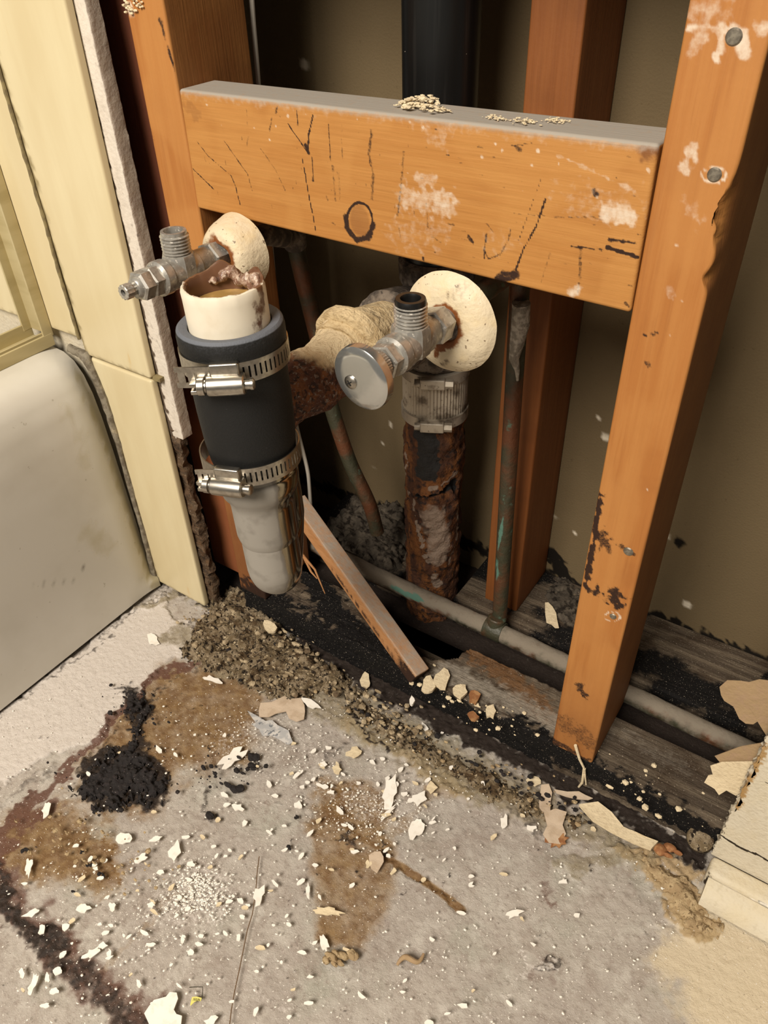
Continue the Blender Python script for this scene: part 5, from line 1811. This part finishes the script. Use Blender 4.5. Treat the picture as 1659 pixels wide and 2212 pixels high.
M['chip_beige'] = mat('beige_paper_scrap', '#c4b098', 0.85, layers=[dict(scale=90, lo=.45, hi=.65, color='#b09a80', amt=.7)], bump=(.0008, (160, 1, None)))
C, K, T, G, B = M['chip'], M['chip_cream'], M['chip_beige'], M['chip_grey'], M['chip_brown']
BIG = [
    (100, 1748, 15, 36, 12, C, 'upright white chip on the red-brown stain near the black mould'),
    (62, 1875, 16, 42, 8, C, 'tall narrow white chip on the golden-brown stain at the left'),
    (270, 1812, 34, 26, -25, C, 'broad white chip below the large black mould clump'),
    (378, 1838, 22, 40, 18, C, 'white chip with a small tail on the grey floor right of the broad chip'),
    (335, 1813, 28, 9, -18, C, 'thin white sliver between the two broad white chips'),
    (305, 1855, 26, 14, -30, C, 'oval white chip below the broad white chip'),
    (412, 1868, 16, 13, 0, C, 'small round white chip right of the chip with a tail'),
    (347, 1886, 14, 10, -20, C, 'small white chip above the pale powder patch'),
    (182, 1963, 28, 17, -22, C, 'four-sided white chip left of the powder patch'),
    (70, 1973, 40, 13, -22, C, 'ragged long white chip on the dark stain at the left'),
    (92, 2007, 13, 26, 20, C, 'jagged white chip on the dark stain below the ragged long chip'),
    (143, 2002, 15, 18, 10, C, 'small square white chip beside the pinkish spot'),
    (198, 2060, 42, 15, -35, C, 'long crumbly white chip on the lower left floor'),
    (224, 2044, 18, 14, -30, C, 'small white chip at the upper end of the long crumbly chip'),
    (72, 2128, 13, 50, 22, C, 'curved hook-shaped white chip at the lower left corner'),
    (48, 2104, 11, 20, 0, C, 'small spiky white chip at the far lower left'),
    (125, 2098, 22, 14, -30, C, 'white chip between the hooked chip and the dark stain'),
    (117, 2141, 22, 14, 0, C, 'rounded white chip right of the hooked chip'),
    (98, 2173, 20, 10, -12, C, 'flat white chip below the hooked chip'),
    (103, 2113, 10, 20, 0, C, 'narrow white chip just above the rounded white chip'),
    (242, 1960, 14, 18, 10, C, 'pale triangular chip right of the four-sided chip'),
    (326, 2041, 22, 8, -5, C, 'thin white chip below the powder patch'),
    (560, 1935, 20, 46, 18, C, 'crumbly white chip cluster right of the thread'),
    (666, 1925, 9, 34, 0, C, 'thin upright white sliver left of the brown rectangle stain'),
    (700, 2038, 20, 42, -6, C, 'upright white chip standing against the mud crumbs'),
    (709, 1970, 58, 15, 6, K, 'long cream chip lying on the brown rectangle stain'),
    (1111, 1975, 34, 15, -15, C, 'white chip alone on the grey floor right of the mortar line'),
    (815, 1860, 36, 40, 10, T, 'pinkish triangular scrap at the crossing of the mortar lines'),
    (796, 1868, 12, 16, 0, K, 'small cream curl left of the pinkish scrap'),
    (842, 1712, 30, 62, 8, C, 'large pale upright flake above the crossing mortar lines'),
    (900, 1788, 30, 50, 15, C, 'ragged white curled flake right of the crossing mortar lines'),
    (907, 1726, 26, 30, 40, C, 'star-like white flake near the rubble ridge'),
    (932, 1702, 28, 30, 0, K, 'cream flake at the foot of the rubble ridge'),
    (838, 1757, 44, 8, -48, C, 'thin curved white shaving beside the large pale flake'),
    (765, 1626, 32, 20, -10, K, 'cream chip at the top of the brown rectangle stain'),
    (728, 1663, 20, 20, -30, K, 'rounded cream chip below the cream chip on the brown stain'),
    (502, 1638, 62, 26, -38, C, 'bird-shaped white flake left of the grey paper scrap'),
    (578, 1572, 92, 36, 30, G, 'blue-grey paper scrap lying in the middle of the debris'),
    (588, 1532, 66, 40, -20, T, 'folded beige scrap behind the blue-grey paper scrap'),
    (640, 1535, 46, 44, 10, T, 'greyish beige scrap right of the folded beige scrap'),
    (671, 1520, 38, 15, 25, C, 'white chip right of the beige scraps'),
    (461, 1469, 46, 12, 18, C, 'pale flat sliver on the brown stain below the rubble heap'),
    (330, 1383, 26, 22, 30, C, 'white chip alone on the pale strip beside the bathtub'),
    (790, 1472, 24, 40, -20, K, 'cream chip standing at the front of the black sole plate'),
    (1198, 1788, 56, 62, 30, T, 'crumpled tan paper clump below the right stud'),
    (1205, 1815, 44, 34, -10, B, 'brown rotten lower end of the crumpled paper clump'),
    (1152, 1688, 30, 20, 20, K, 'pale shell-like flake near the foot of the right stud'),
    (1240, 1719, 72, 15, 10, T, 'long tan paper roll in front of the right stud foot'),
    (1175, 1730, 34, 52, 10, T, 'tan scrap hanging between the shell-like flake and the paper clump'),
    (515, 2026, 9, 14, 0, C, 'tiny white chip beside the thread below the powder'),
    (645, 1740, 18, 15, -20, C, 'small white chip left of the brown rectangle stain'),
    (513, 1745, 24, 15, 15, C, 'white chip above the start of the thread'),
    (455, 2208, 30, 20, -30, C, 'white chip cut by the bottom edge right of the largest flake'),
    (553, 2186, 9, 20, 15, C, 'thin white chip right of the thread at the bottom'),
    (1147, 1790, 20, 14, 0, C, 'small white chip left of the crumpled tan paper clump'),
    (1090, 1775, 16, 26, 10, C, 'white spiky chip below the rubble ridge'),
    (412, 2058, 12, 16, 0, C, 'pale chip below the powder patch and left of the thread'),
    (300, 2125, 9, 18, -20, C, 'narrow white chip above the largest flake'),
    (395, 2030, 9, 16, 0, C, 'small upright white chip below the powder patch'),
    (925, 2212, 22, 16, 0, C, 'white chip cut by the bottom edge at the middle'),
]
for x, y, w, h, a, m, lab in BIG:
    nm = 'plaster_chip' if m in (C, K) else ('paper_scrap' if m in (T, G) else 'wood_chip')
    chip(nm, x, y, w, h, a, m, lab, nm.replace('_', ' '), curl=.0035 if max(w, h) > 45 else 0, n=9 if m is T else (16 if max(w, h) > 40 else 11), rag=.42 if m in (T, G) else .36)
for x, y, w, h, a, m, lab in [(925, 1482, 26, 34, 20, K, 'cream chip on the sole plate at the foot of the leaning wood strip'), (952, 1472, 30, 44, 20, K, 'pale flake right of the chip at the foot of the wood strip'),
                              (992, 1497, 34, 26, -20, K, 'lumpy cream chip in the middle of the sole plate'), (1024, 1510, 24, 26, 10, B, 'orange-brown wood crumb on the sole plate'),
                              (1022, 1550, 22, 16, 10, B, 'lower orange-brown wood crumb on the sole plate'), (1060, 1540, 22, 26, 0, K, 'cream crumb right of the orange-brown crumbs'),
                              (890, 1518, 10, 18, 0, C, 'small white chip on the black edge of the sole plate')]:
    nm = 'plaster_chip' if m in (C, K) else 'wood_chip'
    chip(nm, x, y, w, h, a, m, lab, nm.replace('_', ' '), z=.0415, th=.003, rag=.3)
chip('plaster_chip', 1190, 1330, 26, 66, -22, K, 'pale flake lying behind the horizontal pipe near the rear stud', 'plaster chip', z=.043)
chip('wood_chip', 585, 1358, 20, 34, -40, M['chip_cream'], 'yellowish wood chip on top of the rubble heap below the trap', 'wood chip', z=.020, th=.003)

scrap('plaster_chip', [un(x, y, 'z', .0035) for x, y in [(312, 2190), (322, 2175), (333, 2161), (348, 2157), (359, 2154), (367, 2144), (382, 2145), (385, 2158), (376, 2182), (382, 2192), (394, 2196), (392, 2215), (380, 2240), (350, 2255), (325, 2240), (322, 2212)]],
      C, .0012, 'largest white plaster flake, at the bottom edge left of the tiny yellow sticker', 'plaster chip', (.002, 60), n=(0, 0, 1))
mb = MB()
for j, (x, y, r) in enumerate([(272, 4, 9), (290, 2, 8), (277, 14, 8), (284, 26, 8), (300, 8, 6)]):
    for q in range(5):
        blob(mb, un(x + rng.normal() * 5, y + rng.normal() * 6, 'y', -.0012), r / 5200, .6, j * 5 + q + 70, 1)
tag(mb.build('plaster_lump', M['chip_cream'], angle=.6), 'cream plaster lump stuck to the left stud at the top edge', 'plaster lump')
# many small flakes that nothing tells apart
k = 0
while k < 190:
    u = rng.random()
    if u < .35:
        x, y = 440 + rng.normal() * 180, 1960 + rng.normal() * 110
    elif u < .6:
        x, y = 800 + rng.normal() * 130, 1740 + rng.normal() * 90
    else:
        x, y = rng.uniform(10, 1500), rng.uniform(1560, 2205)
    p = un(x, y, 'z', .003)
    if y > 2208 or y < 1500 or p[1] > -.012 or p[0] > .47 or p[0] < -.13 or x < 4:
        continue
    w = rng.uniform(5, 13)
    chip('plaster_flake', x, y, w * rng.uniform(1, 1.9), w * .8, rng.uniform(-60, 60), C if rng.random() < .75 else K, 'tiny pale plaster flake scattered on the floor', 'plaster flake', 'tiny plaster flakes scattered on the floor', n=7, rag=.35)
    k += 1
for x, y, w in [(628, 1832, 13), (640, 1765, 12), (540, 1632, 28), (541, 1655, 22), (505, 1705, 36), (437, 1660, 18), (452, 1762, 24), (160, 1927, 10), (222, 1888, 14), (190, 1868, 12), (178, 1840, 9), (58, 1835, 14), (560, 1475, 14), (518, 1470, 14)]:
    mb = MB()
    for j in range(3):
        blob(mb, un(x + rng.normal() * w * .2, y + rng.normal() * w * .15, 'z', .003) + V3((0, 0, .0006)), w / 3000 * .42, .5, x + j, 2)
    tag(mb.build('mould_crumb', M['char'], angle=.5), 'small black mould crumb on the stained floor', 'mould crumb', 'loose black mould crumbs on the floor')


# plaster on the board top
def pile():
    root_pts = [(905, 228, 7), (880, 230, 4), (930, 236, 4.5), (955, 240, 3), (890, 222, 4), (918, 218, 5), (1068, 255, 2.6), (1082, 258, 2), (1125, 264, 3), (1140, 262, 2.2), (1190, 262, 2.4), (1205, 260, 2), (1215, 262, 1.6)]
    groups = [('heap of crumbled white plaster on the board top near the black pipe', root_pts[:6]), ('small plaster crumbs on the board top right of the heap', root_pts[6:10]), ('thin plaster shavings at the right end of the board top', root_pts[10:])]
    for lab, pts in groups:
        mb = MB()
        for x, y, r in pts:
            p = un(x, y, 'y', .014)
            a = un(385 + (x - 385), 192 + (x - 385) * .1155, 'y', 0)
            zt_ = ZT + (un(x, 192 + (x - 385) * .1155, 'y', 0)[2] - ZT)
            p = un(x, y, 'z', zt_ + r * .0003)
            p[1] = min(max(p[1], .004), .032)
            for j in range(34):
                gx, gy = rng.normal(), rng.normal()
                blob(mb, p + V3((gx * r * .0011, gy * r * .0006, r * .0009 * rng.random() * math.exp(-(gx * gx + gy * gy) / 1.6))), r * .00046 * (.25 + .75 * rng.random()), .38, x + j * 3, 1)
        tag(mb.build('plaster_crumbs', M['chip_cream'], angle=.5), lab, 'crumbs')


pile()

# yellow scrap with torn lettering
def sticker():
    q = lambda L, z=.0034: [un(a, b, 'z', z) for a, b in L]
    o = scrap('sticker_scrap', q([(415, 2154), (425, 2153), (436, 2156), (434, 2163), (426, 2162), (420, 2165), (412, 2173), (411, 2171)]), M['yellow'], .0004, 'tiny torn yellow sticker with black letters right of the largest flake', 'sticker', None, n=(0, 0, 1))
    mb = MB()
    for L in ([(417, 2162), (419, 2156)], [(419, 2156), (421, 2162)], [(421, 2162), (422.5, 2156)], [(424, 2157), (423.5, 2162)], [(424, 2157), (426, 2158), (426, 2161), (423.5, 2162)], [(428, 2162), (428.6, 2157)], [(428.6, 2157), (431, 2162)], [(431, 2162), (431.6, 2158)], [(434, 2160), (434.4, 2161)]):
        mb.tube(q(L, .0040), .00011, 5)
    link('lettering', np.array(mb.V), mb.F, M['ink'], o)
    mb = MB()
    mb.tube(q([(409, 2133), (420, 2132), (438, 2132), (437.5, 2145), (436, 2157)], .003), .0003, 6)
    tag(mb.build('wire_bit', M['ink']), 'short bent dark wire just above the tiny yellow sticker', 'wire')


sticker()
mb = MB()
hp_ = [un(x, y, 'z', .0032) for x, y in [(560, 1850), (556, 1880), (552, 1930), (545, 1975), (534, 2010), (526, 2050), (518, 2090), (507, 2140), (500, 2180), (494, 2230)]]
fine = []
for i in range(len(hp_) - 1):
    for k in range(6):
        fine.append(lerp(hp_[i], hp_[i + 1], k / 6))
mb.tube(fine, .00042, 6)
tag(mb.build('thread', M['hair']), 'long thin brown thread lying on the floor down to the bottom edge', 'thread')

# mud crumbs, caterpillar-like shaving, round putty lump, brown clod, plaster edge
mb = MB()
for j, (x, y, r) in enumerate([(715, 2068, 20), (728, 2062, 17), (742, 2066, 15), (760, 2064, 14), (768, 2068, 10), (705, 2075, 12), (735, 2082, 12), (722, 2084, 11)]):
    blob(mb, un(x, y, 'z', .004) + V3((0, 0, .001)), r / 3300, .6, j + 4, 2)
tag(mb.build('mud_clod', M['mud'], angle=.6), 'lumpy grey-brown mud clod beside the upright white chip', 'clod')
mb = MB()
mb.tube(bez([un(858, 2085, 'z', .004), un(866, 2070, 'z', .006), un(880, 2045, 'z', .009), un(892, 2088, 'z', .005), un(905, 2090, 'z', .005), un(915, 2060, 'z', .004)], 18), [.0010 + .0012 * math.sin(math.pi * i / 18) for i in range(19)], 10, lump=.2)
tag(mb.build('wood_shaving', M['chip_tan']), 'curled tan shaving alone on the grey floor', 'shaving')
mb = MB()
p = un(1513, 1812, 'z', .014)
mb.lathe([(.0002, .0045), (.007, .0040), (.0105, .0020), (.0112, -.002), (.0105, -.010)], p, (-.1, -.5, 1), 28, (False, False), lump=.06, ls=120)
tag(mb.build('putty_lump', M['heap']), 'round tan putty lump in the corner beside the drywall end', 'lump')
mb = MB()
for j, (x, y, r) in enumerate([(1425, 1838, 16), (1445, 1832, 15), (1462, 1842, 12), (1440, 1848, 13)]):
    blob(mb, un(x, y, 'z', .006) + V3((0, 0, .001)), r / 2700, .6, j + 40, 2)
tag(mb.build('rotten_clod', M['chip_brown'], angle=.6), 'brown rotten clod at the plate edge left of the putty lump', 'clod')
scrap('plaster_edge', [un(a, b, 'z', .010) for a, b in [(1250, 1742), (1290, 1738), (1320, 1760), (1345, 1790), (1385, 1810), (1420, 1822), (1405, 1838), (1370, 1825), (1320, 1800), (1280, 1775)]], M['chip_cream'], .004,
      'long cream strip of broken plaster along the right end of the sole plate', 'plaster strip', (.004, 70), n=(0, 0, 1))
# splinter at the foot of the right stud
mb = MB()
for L in ([(1243, 1610), (1252, 1640), (1262, 1660), (1266, 1695)], [(1262, 1660), (1258, 1690), (1250, 1700)]):
    mb.tube([un(a, b, 'y', -.003) for a, b in L], [.0014, .0012, .0010, .0006][:len(L)], 8, lump=.2)
tag(mb.build('wood_splinter', M['chip_cream']), 'pale split splinter at the foot of the right stud', 'splinter')
mb = MB()
for L in ([(650, 1195), (680, 1230), (702, 1282)], [(655, 1200), (672, 1235), (685, 1250)]):
    mb.tube([un(a, b, 'y', .03) for a, b in L], [.0016, .0012, .0005], 8)
tag(mb.build('wood_splinter', M['lath']), 'thin splinters sticking out below the chrome trap', 'splinter')
